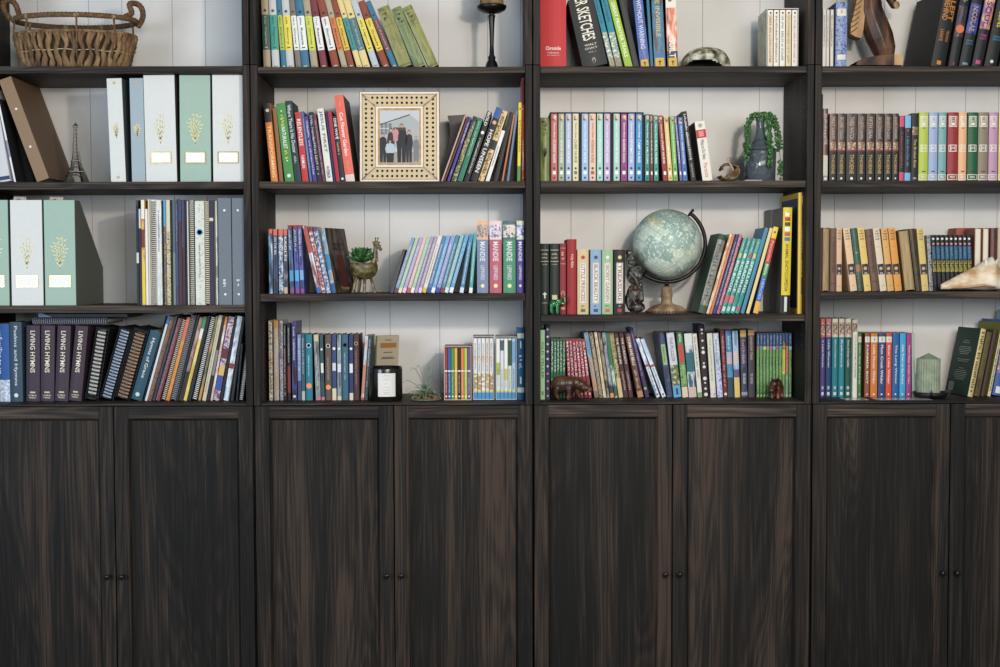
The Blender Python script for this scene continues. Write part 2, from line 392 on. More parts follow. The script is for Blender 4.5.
def book(U, R, xb, xe, yt, col, look, xt=None, mk=(), Y=None, d=.14, kind='p', side=None, yaw=0, group=None, cat='book', zs=None, pg=None, hh=None):
    Y = YDEF.get((U, R), .05) if Y is None else Y
    rnd = random.Random(int(xb*13+xe*7+yt))
    Zs = (shelf_z(U, R) if zs is None else zs) + .0002
    ypx = [66, 181, 300, 399][R]
    Xb, Xe = W(xb, ypx, Y)[0], W(xe, ypx, Y)[0]
    Zt = W((xb if xt is None else xt), yt, Y)[1]
    H = hh if hh else Zt-Zs; Xt = W(xt, yt, Y)[0] if xt is not None else Xb
    lim0, lim1 = unit_x(U)+GAP+TH+.0015, unit_x(U+1)-GAP-TH-.0015
    dx = Xt-Xb
    if Xb < lim0: Xb = lim0
    if Xe > lim1: Xe = lim1
    if Xe-Xb < .004 and xb > 700 and U == 2: Xb = Xe-.004
    if Xe-Xb < .004: Xe = Xb+.004; print('THIN', look)
    dx = max(lim0-Xb, min(dx, lim1-Xe))
    a = math.atan2(dx, H)
    t = (Xe-Xb)*math.cos(a)-.0010
    s_ = 0
    for q in PREV.get((U, R), [])[-3:]:     # keep neighbours from biting into each other
        if zs is not None or yaw: break
        if q['Y'] >= Y+d or Y >= q['Y']+q['d']: continue
        ta = math.tan(a); e = max((q['x']+q['ta']*z*min(H, q['H']))-(Xb+ta*z*min(H, q['H'])) for z in (0, .25, .5, .75, 1))
        if e < .020: s_ = max(s_, e)
    if s_ > 0: s_ += .0003; Xb += s_; t = max(t-s_*math.cos(a), t*.6); Xe = max(Xe, Xb+(t+.0003)/math.cos(a))
    PREV.setdefault((U, R), []).append(dict(x=Xb+(t+.0003)/math.cos(a), ta=math.tan(a), H=H, Y=Y, d=d))
    h = (H-t*abs(math.sin(a)))/math.cos(a) if hh is None else hh
    d = min(d, (WALLY-.004-Y)/max(.3, math.cos(yaw)))
    if a > 0: org = (Xe-t*math.cos(a), Y, Zs+t*math.sin(a))
    else: org = (Xb, Y, Zs)
    name = {'book': 'book', 'spiral notebook': 'spiral_book', 'binder': 'ring_binder', 'file box': 'file_box', 'magazine': 'magazine'}[cat]
    root = empty(name, org, (0, a, yaw))
    cm = M_(col); sd = M_(side) if side else cm
    pm = OLDPAPER if pg == 'old' else (mat('17161a', .8) if side == '141416' else PAPER)
    lab, ttl = MB(), MB()
    bul = 0.0; hard = kind == 'h'
    if kind in 'ph': bul = min(.004, t*.16) if hard else min(.0012, t*.06)
    yf = lambda x: -bul*math.sin(PI*min(max(x/t, 0), 1))
    if kind in 'ph':
        th = .0022 if hard else .0007; ov = .003 if hard else 0.0
        n = 6
        fr = [(t*k/n, yf(t*k/n)) for k in range(n+1)]
        inn = [(th+(t-2*th)*(1-k/n), th*.8+yf(t*(1-k/n))) for k in range(n+1)]
        prof = fr+[(t, d), (t-th, d)]+inn+[(th, d), (0, d)]
        # spine + two boards as one wrapped cover
        mb = MB(); N = len(prof)
        vs = [(x, y, 0) for x, y in prof]+[(x, y, h) for x, y in prof]
        for i in range(N):
            j = (i+1) % N
            mb.add([vs[i], vs[j], vs[j+N], vs[i+N]], [(0,1,2,3)], cm if i < n else sd)
        for z in (0, h):
            for x0, x1 in ((0, th), (t-th, t)): mb.add([(x0, 0, z), (x1, 0, z), (x1, d, z), (x0, d, z)], [(0,1,2,3)], sd)
            mb.add([(fr[k][0], fr[k][1], z) for k in range(n+1)]+[(inn[k][0], inn[k][1], z) for k in range(n+1)], [tuple(range(2*n+2))], cm)
        mb.build('cover', root)
        MB().box(th, th+.0005, ov+.0004, t-th, d-ov-.0005, h-ov-.0004, pm).build('pages', root)
    elif kind == 'v':                      # shelved spine inwards: page edges face out
        mb = MB(); th = .0022
        mb.box(0, 0, 0, th, d, h, cm); mb.box(t-th, 0, 0, t, d, h, cm); mb.box(th, d-.002, 0, t-th, d, h, cm); mb.build('cover', root)
        MB().box(th, .003, .003, t-th, d-.002, h-.003, pm).build('pages', root)
    elif kind == 'm':                      # folded, stapled booklet
        mb = MB(); mb.box(0, 0, 0, t, d, h, cm, min(.0006, t*.2))
        if side: mb.box(t-.0001, .001, .001, t+.0002, d, h-.001, sd)
        mb.build('cover', root)
        MB().box(t*.25, .001, .0004, t*.75, d-.0003, h+.0003, pm).build('pages', root)
    elif kind == 'c':                      # wire or comb binding
        mb = MB(); mb.box(0, .004, 0, .0012, d, h, sd); mb.box(t-.0012, .004, 0, t, d, h, sd); mb.build('cover', root)
        if isinstance(col, str) and int(col[:2], 16) > 130: pm = mat('17171a', .8)
        MB().box(.0012, .007, .002, t-.0012, d-.002, h-.002, pm).build('pages', root)
        cb = MB(); step = pg if isinstance(pg, float) else .0085; k = 0; r = t*.5
        z = .006
        while z < h-.005:
            w = step*.42
            pts = [(t/2+math.cos(q)*r*.92, .006-abs(math.sin(q))*r*.75-.0005, z+q/PI*step*.25) for q in [PI*j/5 for j in range(6)]]
            for j in range(5):
                p, q = pts[j], pts[j+1]
                cb.add([(p[0], p[1], p[2]-w/2), (q[0], q[1], q[2]-w/2), (q[0], q[1], q[2]+w/2), (p[0], p[1], p[2]+w/2)], [(0,1,2,3)], cm)
            z += step
        cb.build('binding_coil', root)
    elif kind == 'r':                      # ring binder / board box
        mb = MB(); th = .0028
        mb.box(0, 0, 0, t, th, h, cm, .0008); mb.box(0, th, 0, th, d, h, sd); mb.box(t-th, th, 0, t, d, h, sd); mb.build('cover', root)
        if t > 2*th+.008: MB().box(th+.002, th+.004, .006, t-th-.002, d-.01, h-.008, pm).build('pages', root)
    elif kind == 'f':                      # magazine file with slanted cut-away sides
        mb = MB(); th = .0025
        mb.box(0, 0, 0, t, th, h, cm, .0008)
        for x0 in (0, t-th):
            o2 = [(th, 0), (d, 0), (d, h*.37), (d-.012, h*.39), (.055, h), (th, h)]
            n = len(o2); vs = [(x0, y, z) for y, z in o2]+[(x0+th, y, z) for y, z in o2]
            mb.add(vs, [tuple(range(n)), tuple(range(2*n-1, n-1, -1))]+[(i, (i+1)%n, (i+1)%n+n, i+n) for i in range(n)], sd)
        mb.box(th, th, 0, t-th, d, th, sd); mb.box(th, d-th, th, t-th, d, h*.37, sd); mb.build('box', root)
    spine_marks(mk, t, h, yf, rnd, lab, ttl)
    if lab.f: lab.build('spine_label', root)
    for n_, e_ in EX: e_.build(n_, root)
    if ttl.f: ttl.build('spine_title', root)
    tag(root, None, cat, group)
    REG.append((root, look, U, R))
    return root
def finish_labels():
    cnt = {}
    for o, look, U, R in REG: cnt.setdefault((look, U, R), []).append(o)
    for (look, U, R), os_ in cnt.items():
        place = '%s bookcase, %s shelf' % (UN[U], RN[R])
        for k, o in enumerate(os_):
            if len(os_) == 1: s = '%s, %s' % (look, place)
            else: s = '%s, %s from left, %s' % (look, ORD[k], place)
            w = s.split()
            if len(w) > 16: print('LONG', len(w), s)
            o['label'] = s
# ------------------------------------------------------------------ leftmost bookcase
YDEF.update({(0,1):.03, (0,2):.02, (0,3):.09, (1,0):.05, (1,1):.05, (1,2):.04, (1,3):.10, (2,0):.06, (2,1):.05, (2,2):.05, (2,3):.15, (3,0):.05, (3,1):.04, (3,2):.05, (3,3):.15})
FOIL = mat('ece09a', .4); PALEFOIL = mat('e4dcae', .4)
WH, GRN, GRD = 'd2d4d0', '98b5a4', '6f7365'
book(0,1, 0, 11, 88, 'c9c9cb', 'white folder leaning at the far left edge', xt=-16, kind='r', d=.1, cat='binder', mk=(('b',.02,.06,'24365f'),))
book(0,1, 11.5, 15, 98, 'dcdcdf', 'thin white booklet leaning beside the black folder', xt=-6, kind='m', d=.1, side='26262b', mk=(('b',.3,.5,'8a8fa5'),))
book(0,1, 16, 36, 100, '15151a', 'black folder leaning under the brown box', xt=-13, kind='p', Y=.14, d=.15, mk=(('s',.2,.7,'5c4038',.2),))
book(0,1, 37, 51, 76, '8a6a4b', 'brown kraft binder leaning left', xt=-3, kind='r', d=.27, side='6d5239', cat='binder', mk=(('o',.33,'e8e4da',.09),('o',.70,'e8e4da',.09)))
book(0,1, 111, 126.3, 78, WH, 'slim white binder with gilt sprig beside the tower figure', xt=106.4, kind='r', d=.26, side='4f5355', cat='binder', mk=(('o',.045,'c9a86a',.1),('o',.955,'c9a86a',.1),('S',.5,PALEFOIL,.075)))
book(0,1, 132, 145.8, 78, '98abb3', 'slim blue-grey binder with gilt sprig', xt=129.3, kind='r', d=.26, cat='binder', mk=(('o',.045,'c9a86a',.1),('o',.955,'c9a86a',.1),('S',.5,FOIL,.06)))
for a, b, yt, xt, c, lk in ((146.2,177.4,74.8,143.2,WH,'white file box left of the sage one'), (180,211,75,178.9,GRN,'sage green file box between two white ones'), (213,244,74.8,211.7,WH,'white file box against the right panel')):
    book(0,1, a, b, yt, c, lk, xt=xt, kind='f', d=.26, side='4a4d48' if c == WH else '56625a', cat='file box', group='file boxes with gilt sprigs', mk=(('H',.175,.285), ('S',.5,PALEFOIL if c == WH else FOIL,.14)))
for a, b, c, lk in ((-22,9.8,GRN,'sage green file box cut by the picture edge'), (11.8,43.8,WH,'white file box between two sage ones'), (45.3,76.4,GRN,'sage green file box with its slanted side showing')):
    book(0,2, a, b, 200, c, lk, kind='f', d=.30, side='5d6156', cat='file box', group='file boxes with gilt sprigs', mk=(('H',.175,.285), ('S',.5,PALEFOIL if c == WH else FOIL,.15)))
# magazines and cookbooks on the third shelf
G = 'magazines and song books on the third shelf'
r3 = [(137.2,139.9,200,'1b1c20','m','black magazine with a white patch',(('b',.40,.50,'c9c9c4'),('b',.95,1,'3a3a3e'))),
 (140,142.2,209,'20284a','m','thin navy magazine',(('b',.8,1,'c4cad2'),)),
 (142.4,146,200,('z','e8c63a','e3b030','c8541f'),'m','yellow and red magazine',(('b',.82,1,'e8e2c9'),('b',.02,.38,'e8c21f'),('b',.55,.72,'7a3018'))),
 (146.2,149,209,'dfe0e0','m','thin white booklet',()),
 (149.2,151.2,199,'cfc9b4','m','thin cream booklet',()),
 (151.4,157.2,199,'1f2124','c','white book with black comb binding',()),
 (157.5,162.8,200,('z','d9d9cf','bfc6c4','e4e4da'),'p','pale song book',(('s',.5,.9,'555b5e',.3),)),
 (163,164.4,201,'16161a','m','very thin black booklet',()),
 (164.6,167.2,200,('a','2f5f9a','7a4a2a','a9804a'),'m','blue and brown magazine',(('b',.75,1,'4a9bd0'),)),
 (167.4,171.4,200,('a','8f8552','cfc48f','5d5136'),'p','olive magazine with pale top',(('b',.7,1,'cfc7a8'),)),
 (171.7,173.4,200,'17181b','m','black booklet beside the slate magazine',()),
 (173.6,176.3,200,'4a6272','p','slate blue magazine',(('b',0,.5,'6e7f86'),)),
 (176.5,179.2,199,('z','22304f','31406b','3b2440'),'p','navy magazine',(('s',.6,.95,'9aa5c0',.3),)),
 (179.4,182.7,200,'4a2330','p','maroon magazine',(('b',.8,1,'31406b'),)),
 (182.9,186,200,('z','23305c','3d1f2d','23305c'),'p','navy and maroon magazine',(('b',0,.55,'3d1f2d'),)),
 (186.2,187.8,200,'15211b','m','dark green booklet',()),
 (188,189.6,201,'cbcdc9','m','thin white pamphlet',()),
 (189.8,195.4,200,'1d1a1c','c','black book with white wire binding',()),
 (196,205.5,201,('a','c9cbb8','d9dacb','a9b6b0'),'p','broad pale song book with a blue circle',(('o',.70,'3b8fc9',.35),('o',.70,'d9dacb',.24),('s',.25,.6,'7d8578',.2))),
 (205.7,209.9,200,'e6e3d4','c','white wire-bound book with yellow cover',()),
 (210.2,214.6,200,'25274f','p','navy blue song book',(('b',.80,.83,'cfc6b0'),)),
 (214.8,216.2,201,'6d5138','m','thin brown booklet',()),
 (216.4,218.6,201,('z','a9bfb0','d7ddd4','7e9a88'),'m','thin mint magazine',())]
for a, b, yt, c, k, lk, mk in r3:
    book(0,2, a, b, yt, c, lk, kind=k, mk=mk, d=.21, Y=.035, side={'1d1a1c':'2b1c22','1f2124':'e2e2dc','e6e3d4':'c9b43c'}.get(c) if isinstance(c, str) else None, group=G, cat='spiral notebook' if k == 'c' else ('magazine' if k == 'm' else 'book'), pg=.0065 if k == 'c' else None)
for a, b, lk in ((219,232.2,'blue-grey linen binder beside the magazines'), (232.8,245.2,'blue-grey linen binder against the panel')):
    book(0,2, a, b, 198, art(['5c6672','6d7783','7f8994'], 900, rough=.9), lk, kind='r', d=.25, cat='binder', group='grey linen binders', mk=(('o',.10,'e8e8e4',.09),('o',.885,'e8e8e4',.09),('s',.15,.24,'e8e8e4',.3)))
# bottom shelf of the leftmost bookcase
book(0,3, -13, 10.6, 324, '1f56a8', 'bright blue book with white mountain foot', kind='p', mk=(('b',0,.28,('a','e6eaf0','b9c6da','8fa5c4')),('t',.36,.92,'dfe8f2','unfamiliar to us',.3)))
book(0,3, 10.8, 23.2, 322, '2f4a5e', 'steel blue hymn book with white script', kind='h', mk=(('t',.2,.95,'c9d3d8','Psalms and Hymns',.34),('o',.08,'dfe3df',.17)))
for a, b, xt in ((26,39.6,26.2), (40.3,54,41), (54.6,68,57.4), (68.4,81.2,75.4)):
    book(0,3, a, b, 325.3, '3b2a3b', 'dark plum hardback with cream capitals', xt=xt, kind='h', group='plum hymn books', mk=(('t',.38,.93,'e3dcbf','LIVING HYMNS',.36),('x',.04,.06,'d8cfae','PRESS',.5),('x',.07,.09,'d8cfae','HYMNS',.6),('p',.11,.13,'cbc19d',.4)))
book(0,3, 84, 97.4, 326.4, '111113', 'black comb-bound book with wide white combs', xt=96, kind='c', side='141416', pg=.0125, d=.2, cat='spiral notebook', mk=(('p',.07,.97,'b9b4ad',.62),))
book(0,3, 98.2, 112.5, 326.4, '101216', 'black comb-bound book with blue-white combs', xt=119.2, kind='c', side='141416', pg=.0105, d=.2, cat='spiral notebook', mk=(('p',.03,.97,'9fb2cc',.62),))
book(0,3, 113.4, 129, 327, '15100e', 'black comb-bound book with tan combs', xt=134, kind='c', side='141416', pg=.0115, d=.2, cat='spiral notebook', mk=(('p',.03,.95,'a9805a',.66),))
book(0,3, 130, 141.4, 329.6, '1f4f66', 'teal book with white script and emblem', xt=150.4, kind='h', mk=(('t',.32,.9,'d9d9d0','Hymns of Grace',.4),('o',.08,'cfd3cb',.2)))
r4 = [(142,144,315.7,164.5,'16181a','m','black magazine right of the teal book',()),
 (144.2,146.8,315.4,167.6,'cdd3d4','m','white magazine with blue head',(('b',.9,1,'2c6fb4'),)),
 (147,151,316.5,170.6,('a','5a3524','8a5a3a','3a2a26'),'p','rust patterned cookbook',()),
 (151.4,154.6,316,174.6,('z','1f2531','2a2f45','17181b'),'m','black and navy booklet',()),
 (155,159.3,318,178.2,('a','5a2440','8f3a3f','35304f'),'p','maroon patchwork cookbook',(('s',.05,.9,'b08a9a',.3),)),
 (159.8,164.8,318.5,181.6,'d8cdb0','c','cream coil-bound cookbook',()),
 (165.3,169,317,186.8,('z','d07a28','d98f3a','d9604a'),'m','orange and coral cookbook',(('b',.72,1,'d96a58'),)),
 (169.6,175,313.5,191,'8f97a0','c','grey wire-bound cookbook',()),
 (175.3,178,315,197,'17181b','m','black booklet behind the grey wire',()),
 (178.3,182,317,199.6,('z','9a7468','7a5548','b59488'),'p','dusty brown cookbook',(('b',0,.35,'2a2022'),)),
 (182.6,186.4,316.5,203,('z','d8c24a','e0cf7a','c4aa30'),'m','yellow cookbook with green head',(('b',.86,1,'2f8f5a'),('b',.74,.86,'dfe4dc'))),
 (186.8,190.6,316,206.6,'1a1c1f','m','black magazine left of the white wire',()),
 (191.2,196.4,314.8,211,'e4e4e0','c','black book with white wire binding',()),
 (196.8,200.4,316,215,('z','55583c','7a7a55','c48a3c'),'m','olive cookbook',()),
 (200.8,205.6,315,217.8,'c9bfa2','p','cream cookbook',(('s',.1,.9,'8d8468',.25),)),
 (206,209.3,316,222,'1e1f22','m','black and white booklet',(('b',.3,.6,'7d7f83'),)),
 (209.6,212.4,316.5,224.8,('z','d9d2cd','c98f80','e4e0dc'),'m','white cookbook with red flecks',(('b',.9,1,'d0803c'),)),
 (212.8,218.6,316.2,228.8,('a','7f83b0','d8d2cc','a33a48','3a4f9a'),'p','patchwork white and purple cookbook',(('b',.12,.3,'3450a8'),('b',.5,.62,'6a2236'),('b',.3,.42,'d9b060'))),
 (219,222.4,315.8,234.2,'17181c','m','black booklet left of the pale blue one',()),
 (223,228,315.8,237.4,('z','a9bfd0','dfe6ea','7fa0c0'),'p','pale blue and white cookbook',(('b',.38,.44,'8a2a35'),)),
 (228.6,233.2,317,240.2,'1b1c20','p','black cookbook near the panel',(('s',.2,.9,'6a7480',.2),)),
 (234.2,237.4,344,239.6,('z','1c211f','2f3a35','15181a'),'m','dark green booklet near the panel',()),
 (238.4,242.6,350,245.0,'5f6670','c','short grey wire-bound notebook in the corner',())]
for a, b, yt, xt, c, k, lk, mk in r4:
    book(0,3, a, b, yt, c, lk, xt=xt, kind=k, mk=mk, d=.2, side={'e4e4e0':'1b1c1e','d8cdb0':'6d5233','8f97a0':'70777f','5f6670':'2a2d32'}.get(c) if isinstance(c, str) else None, group='thin cookbooks leaning right', cat='spiral notebook' if k == 'c' else ('magazine' if k == 'm' else 'book'), pg=.0062 if k == 'c' else None)
# ------------------------------------------------------------------ second bookcase
# fifteen matching readers with coloured labels
bd = {'t':'a8967a','o':'a97f5c','b':'2f7090','w':'bdbfbd','g':'7a6e62','m':'7a3038','r':'8f4026','e':'a79f80','y':'dcc77e','p':'b4bcc2'}
rd = [(263.8,271,261,'t','2f5a50','dark green'),(272.5,280,268.4,'w','2f9a86','teal'),(280.5,286.8,274.6,'b','a8b83a','lime'),(287,294.6,281.2,'w','e3cf3a','yellow'),(295,301.8,287.6,'g','e0e0da','white'),(302,310,294.6,'b','dfe6e0','white'),(310.8,318.6,301.8,'t','c9cf3c','yellow-green'),(320,328,308.4,'m','e0dedc','white'),(331.8,340.5,315.6,'r','e0dedc','white'),(340.8,348.4,322.8,'e','d8703a','orange'),(348.7,355.4,330,'r','d6b53a','gold'),(355.9,363.2,335.2,'y','3a8f8f','teal'),(363.6,371,342.8,'y','4a7684','slate blue'),(372.4,380.4,349.2,'p','e3cf4a','yellow'),(382.4,391,356,'r','e0c83a','yellow'),(391.8,399,363.4,'b','7a4450','plum')]
nm = {'t':'tan','b':'blue','w':'pale grey','g':'grey-brown','m':'maroon','r':'rust','e':'beige','y':'cream yellow','p':'ice grey'}
for k, (a, b, xt, body, lc, ln) in enumerate(rd):
    dk = '3a3a36' if lc not in ('2f5a50','4a7684','7a4450') else 'b9b59a'
    book(1,0, a, b, -5+k*.35, bd[body], '%s cloth book with %s spine label' % (nm[body], ln), xt=xt, kind='h', group='cloth books with coloured spine labels', d=.16,
         mk=(('b',.26,.735,lc),('t',.33,.57,dk,['Captain','Pilgrim','England','Story','Winter','Russia','Journey','Reader','Stories','Mission','Heroes','Gospel','Kings','Legends','Crusade','People'][k],.3),('s',.6,.71,dk,.26),('o',.79,'2a2f33' if body in 'tbmgr' else '4a4a42',.2),('p',.285,.30,dk,.45),('p',.03,.04,'d8cfae' if body in 'rmb' else '6a6355',.5)))
for k, (a, b, yt, xt, c) in enumerate(((399.8,413.8,4.6,375,('z','7f8040','8c8a48','6f7438')),(414.4,427,5.6,388.4,('z','6c7d48','7a8a55','5d6e3e')),(427.4,440.6,4.2,398.4,('z','83853f','90904a','747a3a')))):
    book(1,0, a, b, yt, c, 'worn olive green old volume', xt=xt, kind='h', d=.13, group='worn olive volumes', side='5a5a38', pg='old', mk=(('b',.93,.99,('a','5a6236','8c8a48','4f5830')),('p',.70,.705,'4f5230',.9),('s',.72,.9,'5a5c34',.5),('b',.02,.05,'6a6a3a')))
B2 = [(271.4,278.2,103,263.4,'e07b22','p','orange book with black head',(('b',.76,1,'22262a'),('o',.91,'c9c3bb',.28),('t',.06,.72,'f3d5a6','TRANSFORMING',.5))),
 (279.6,283.6,107.8,272.4,'8a5a30','p','thin brown book',()),
 (284.6,294.8,102.6,275,'3f8a3a','p','green book with white capitals',(('t',.42,.70,'e6efe0','NATURALIST',.42),('s',.7,.85,'d8d040',.4),('s',.28,.4,'d8d040',.35),('o',.08,'cfe0e4',.2),('o',.27,'e6efe0',.08),('o',.9,'e6efe0',.08))),
 (295.3,302,100.4,284.8,'17343a','p','dark teal book with white serif title',(('t',.36,.95,'d3dad6','Where There Is No Doctor',.56),('s',.22,.32,'a9b6b4',.4))),
 (302.6,309,111.8,294.8,'c22f33','p','red book with bold white capitals',(('t',.52,.90,'f0e4e0','RELENTLESS',.62),('t',.2,.38,'f0e4e0','HAMLIN',.5))),
 (309.3,312.6,111.2,300.4,'3c6e9c','m','thin blue book',(('s',.2,.9,'a9c6da',.4),)),
 (313,317.2,116.2,304,'4a2f8f','p','purple book with white script',(('s',.1,.93,'d6cfe6',.5),)),
 (317.6,322.2,112,308.2,'1b1d20','p','black book with scattered white print',(('s',.1,.95,'c3c6c0',.6),)),
 (322.5,325.9,113.6,312.6,'6a2f4c','p','thin plum book',(('s',.1,.9,'c9a6b6',.4),)),
 (326.5,333.2,108.2,317,'d8d8cc','p','white book with dark capitals',(('t',.4,.97,'3f5a78','JESUS FIRST',.55),('t',.05,.22,'3f5a78','WEBER',.5))),
 (333.7,336,110.8,325,'2a2360','m','thin indigo book',()),
 (336.3,340.3,110.8,327.4,'b01f33','p','red book beside the black one',()),
 (340.8,345.4,115.8,332.2,'202427','p','black book with white block',(('t',.66,.97,'e6e6e0','ONE WAY',.6),('b',.66,.67,'e6e6e0'),('s',.4,.6,'c9b27a',.5),('o',.05,'dfe3e6',.28)))]
for a, b, yt, xt, c, k, lk, mk in B2: book(1,1, a, b, yt, c, lk, xt=xt, kind=k, mk=mk, d=.15, group='books left of the picture frame')
book(1,1, 346, 355.4, 94.6, 'e8604e', 'tall coral book with white title', xt=333.9, kind='p', d=.2, side='2a2a28', mk=(('t',.30,.80,'f7e6dc','Cut Flower Garden',.42),('s',.1,.24,'e8a890',.2),('b',0,.085,'d8c4b8'),('s',.86,.93,'e8b23a',.2)))
B2 = [(440.4,442.4,115,464.4,'b39b84','m','thin tan book leaning on the dark bookend',()),
 (442.7,444.9,116,467,'5a2f33','m','thin maroon book',()),
 (445,449.4,116.8,467.4,'46348f','p','violet book with white title',(('t',.60,.92,'cfc9e6','YOUNG PEOPLE',.5),('s',.1,.2,'cfc9e6',.3))),
 (450.6,455.6,115.8,473,('a','1f3a28','2a4a30','b09a55'),'p','dark green and gold book',(('s',.3,.8,'b9a35c',.5),('b',.92,1,'1c3322'))),
 (456.4,462,117.4,478,'1f7558','p','emerald book',(('s',.4,.95,'a9cfc0',.4),)),
 (463,468.4,111,487,'17181a','p','black book with white letters',(('t',.80,.99,'e4e4e0','BOLD',.55),('o',.70,'dfe0dc',.35),('s',.1,.62,'d0d0cc',.4))),
 (469.2,476.6,106.8,496.2,'141417','p','black book with blue head and bold title',(('b',.86,1,'31549a'),('o',.80,'c9a08a',.3),('t',.12,.70,'e6e4dc','HOPE UNSEEN',.56))),
 (477,483.4,110,502,('a','c49a52','d9b878','7a5a30'),'p','gold and black book',(('b',.45,.58,'1c1a18'),('t',.62,.92,'2a2218','BEYOND',.5),('t',.1,.4,'2a2218','RED RIVER',.5))),
 (483.7,489,130,500.2,'dedcd8','p','short white book',(('s',.3,.7,'4a4a4a',.3),)),
 (489.4,496.6,112,505.8,'1a1a1c','p','black book right of the short white one',()),
 (497.2,500.6,114,509.4,'b46a3e','m','thin copper book',()),
 (503.6,507.4,110.6,513,'5d7a9c','m','thin steel blue book',()),
 (515.6,520.3,102.4,517,'e3cf2c','p','yellow book with green foot',(('b',0,.2,'3a8f3f'),('t',.38,.78,'c4402a','STARTING',.5),('o',.92,'20242a',.25))),
 (520.8,525.2,77.6,521.6,'c8402a','p','tall thin red-orange book',(('b',.74,1,'6a1a28'),('t',.12,.4,'f0d8cc','CHAMPION',.5),('o',.7,'f0e4dc',.2),('o',.04,'f0e4dc',.2)))]
for a, b, yt, xt, c, k, lk, mk in B2: book(1,1, a, b, yt, c, lk, xt=xt, kind=k, mk=mk, d=.15, group='books right of the picture frame')
# third shelf, left group
SK = ('z','243a66','40609a','1b2440')
B2 = [(269.4,273.2,229,None,('z','c7d4de','4a7aa8','20304a'),'white-blue slim book',(('b',.93,1,'d9604a'),('s',.45,.9,'5a7a9a',.5))),
 (274,278.2,229,None,('z','1f2440','30386a','15182a'),'dark navy slim book',(('b',.9,1,'d9604a'),('t',.6,.88,'d8dce6','ON THE SEA',.5))),
 (279.2,283.8,229,None,('a','2a3a5c','6f86a5','c9cfd4'),'speckled blue slim book',(('b',.9,1,'d9684a'),('s',.5,.88,'dfe3ea',.5))),
 (284.2,288,229,None,('z','1c2238','2f3f63','a98a70'),'navy slim book with tan foot',(('b',0,.1,'c9a583'),('b',.9,1,'d9604a'),('t',.5,.88,'e4e6ea','EAGLES',.55))),
 (290.4,294.6,225.2,287.6,SK,'blue book with violet foot',(('b',0,.07,'8a3f86'),('b',.95,1,'8a2a35'),('b',.18,.34,'3f8fd0'),('s',.6,.93,'c6cfe0',.5))),
 (295.8,300,225,292.9,('z','1f2a66','3f55b0','28306a'),'royal blue book with violet foot',(('b',0,.07,'8a3f86'),('b',.95,1,'9a2a35'),('b',.18,.34,'4fa0dc'),('s',.6,.93,'c6cfe0',.5))),
 (300.8,304.8,225,297.4,('z','2a2a6a','5058b0','28306a'),'indigo book with violet foot',(('b',0,.07,'8a3f86'),('b',.95,1,'9a2a35'),('b',.2,.34,'6fa8d8'),('s',.55,.93,'c6cfe0',.5))),
 (317.4,321.8,225.4,302.4,('z','e0e3e6','b8c4d0','8f2f35'),'white book with blue foot leaning left',(('b',0,.09,'2f60b0'),('b',.6,.97,'b5483a'))),
 (322.2,326.4,226.2,307.6,('a','d9d4d4','a83f4a','5a4a66'),'white and crimson speckled book leaning left',(('b',.93,1,'7a2a30'),)),
 (327,331.4,226.4,312.4,('a','c9d2dc','6a8fb8','4a3a55'),'white and blue speckled book leaning left',(('b',.93,1,'5a3a6a'),))]
for a, b, yt, xt, c, lk, mk in B2: book(1,2, a, b, yt, c, lk, xt=xt, kind='p', mk=mk, d=.13, group='adventure paperbacks beside the giraffe')
o_ = book(1,2, 332, 337, 227.6, ('z','d8d0c8','4aa0c8','c98a50'), 'picture-cover book turned towards the room', xt=318.4, kind='p', d=.128, yaw=-.42, side=('z','5d4a38','3c2f2a','1c1a20'), group='adventure paperbacks beside the giraffe', mk=(('b',.35,.6,'3f86b8'),('b',0,.15,'2f5f9a')))
book(1,2, 389.8, 392.9, 249, '4a4540', 'thin dark brown book at the foot of the pastel row', xt=402.6, kind='p', d=.13)
bot = [393.2,397.3,401.4,405.6,409.7,413.8,417.4,421.4,425.9,430.3,434.6,439.4,443.8,448.5,459.2,468.2]; top = [411.3,415.5,419.6,423.3,427.1,430.9,434.5,438.2,442.4,446.6,451.2,455.6,460.3,465,469.3,472.9]
cols = ['7f93b4','9fbfa0','a99ac8','d8b0a4','93c4a0','a58fb4','a094b0','dcd2c4','4a7ab4','6aa4d0','8c94cc','3f86a0','86b0b8','5aa0cc','3f86b4','3fa0a4']
cn = ['slate blue','pale green','lavender','peach','mint','mauve','greyish mauve','ivory','mid blue','sky blue','periwinkle','teal blue','grey aqua','bright sky blue','deep sky blue','turquoise']
for k in range(16):
    w = (bot[k+1]-bot[k] if k < 12 else 4.4)
    w = min(w, 4.7)-.25
    book(1,2, bot[k], bot[k]+w, 237-k*.22, cols[k], 'slim %s paperback' % cn[k], xt=top[k], kind='p', d=.13, group='slim pastel paperbacks leaning right', side='56534f' if k != 0 else '4a4642',
         mk=(('b',0,.09,['5a3f6a','e0d4a0','d9c0e0','c4506a','e8e0d0','b090d0','cfc9d8','d8b040','2f50a8','dfe8ec','4a40a8','7a3f4a','cfd8dc','dfe8f0','c9dce6','e0e8e0'][k]),('s',.15,.85,'e6e9ea' if k not in (7,) else '8a8578',.35)))
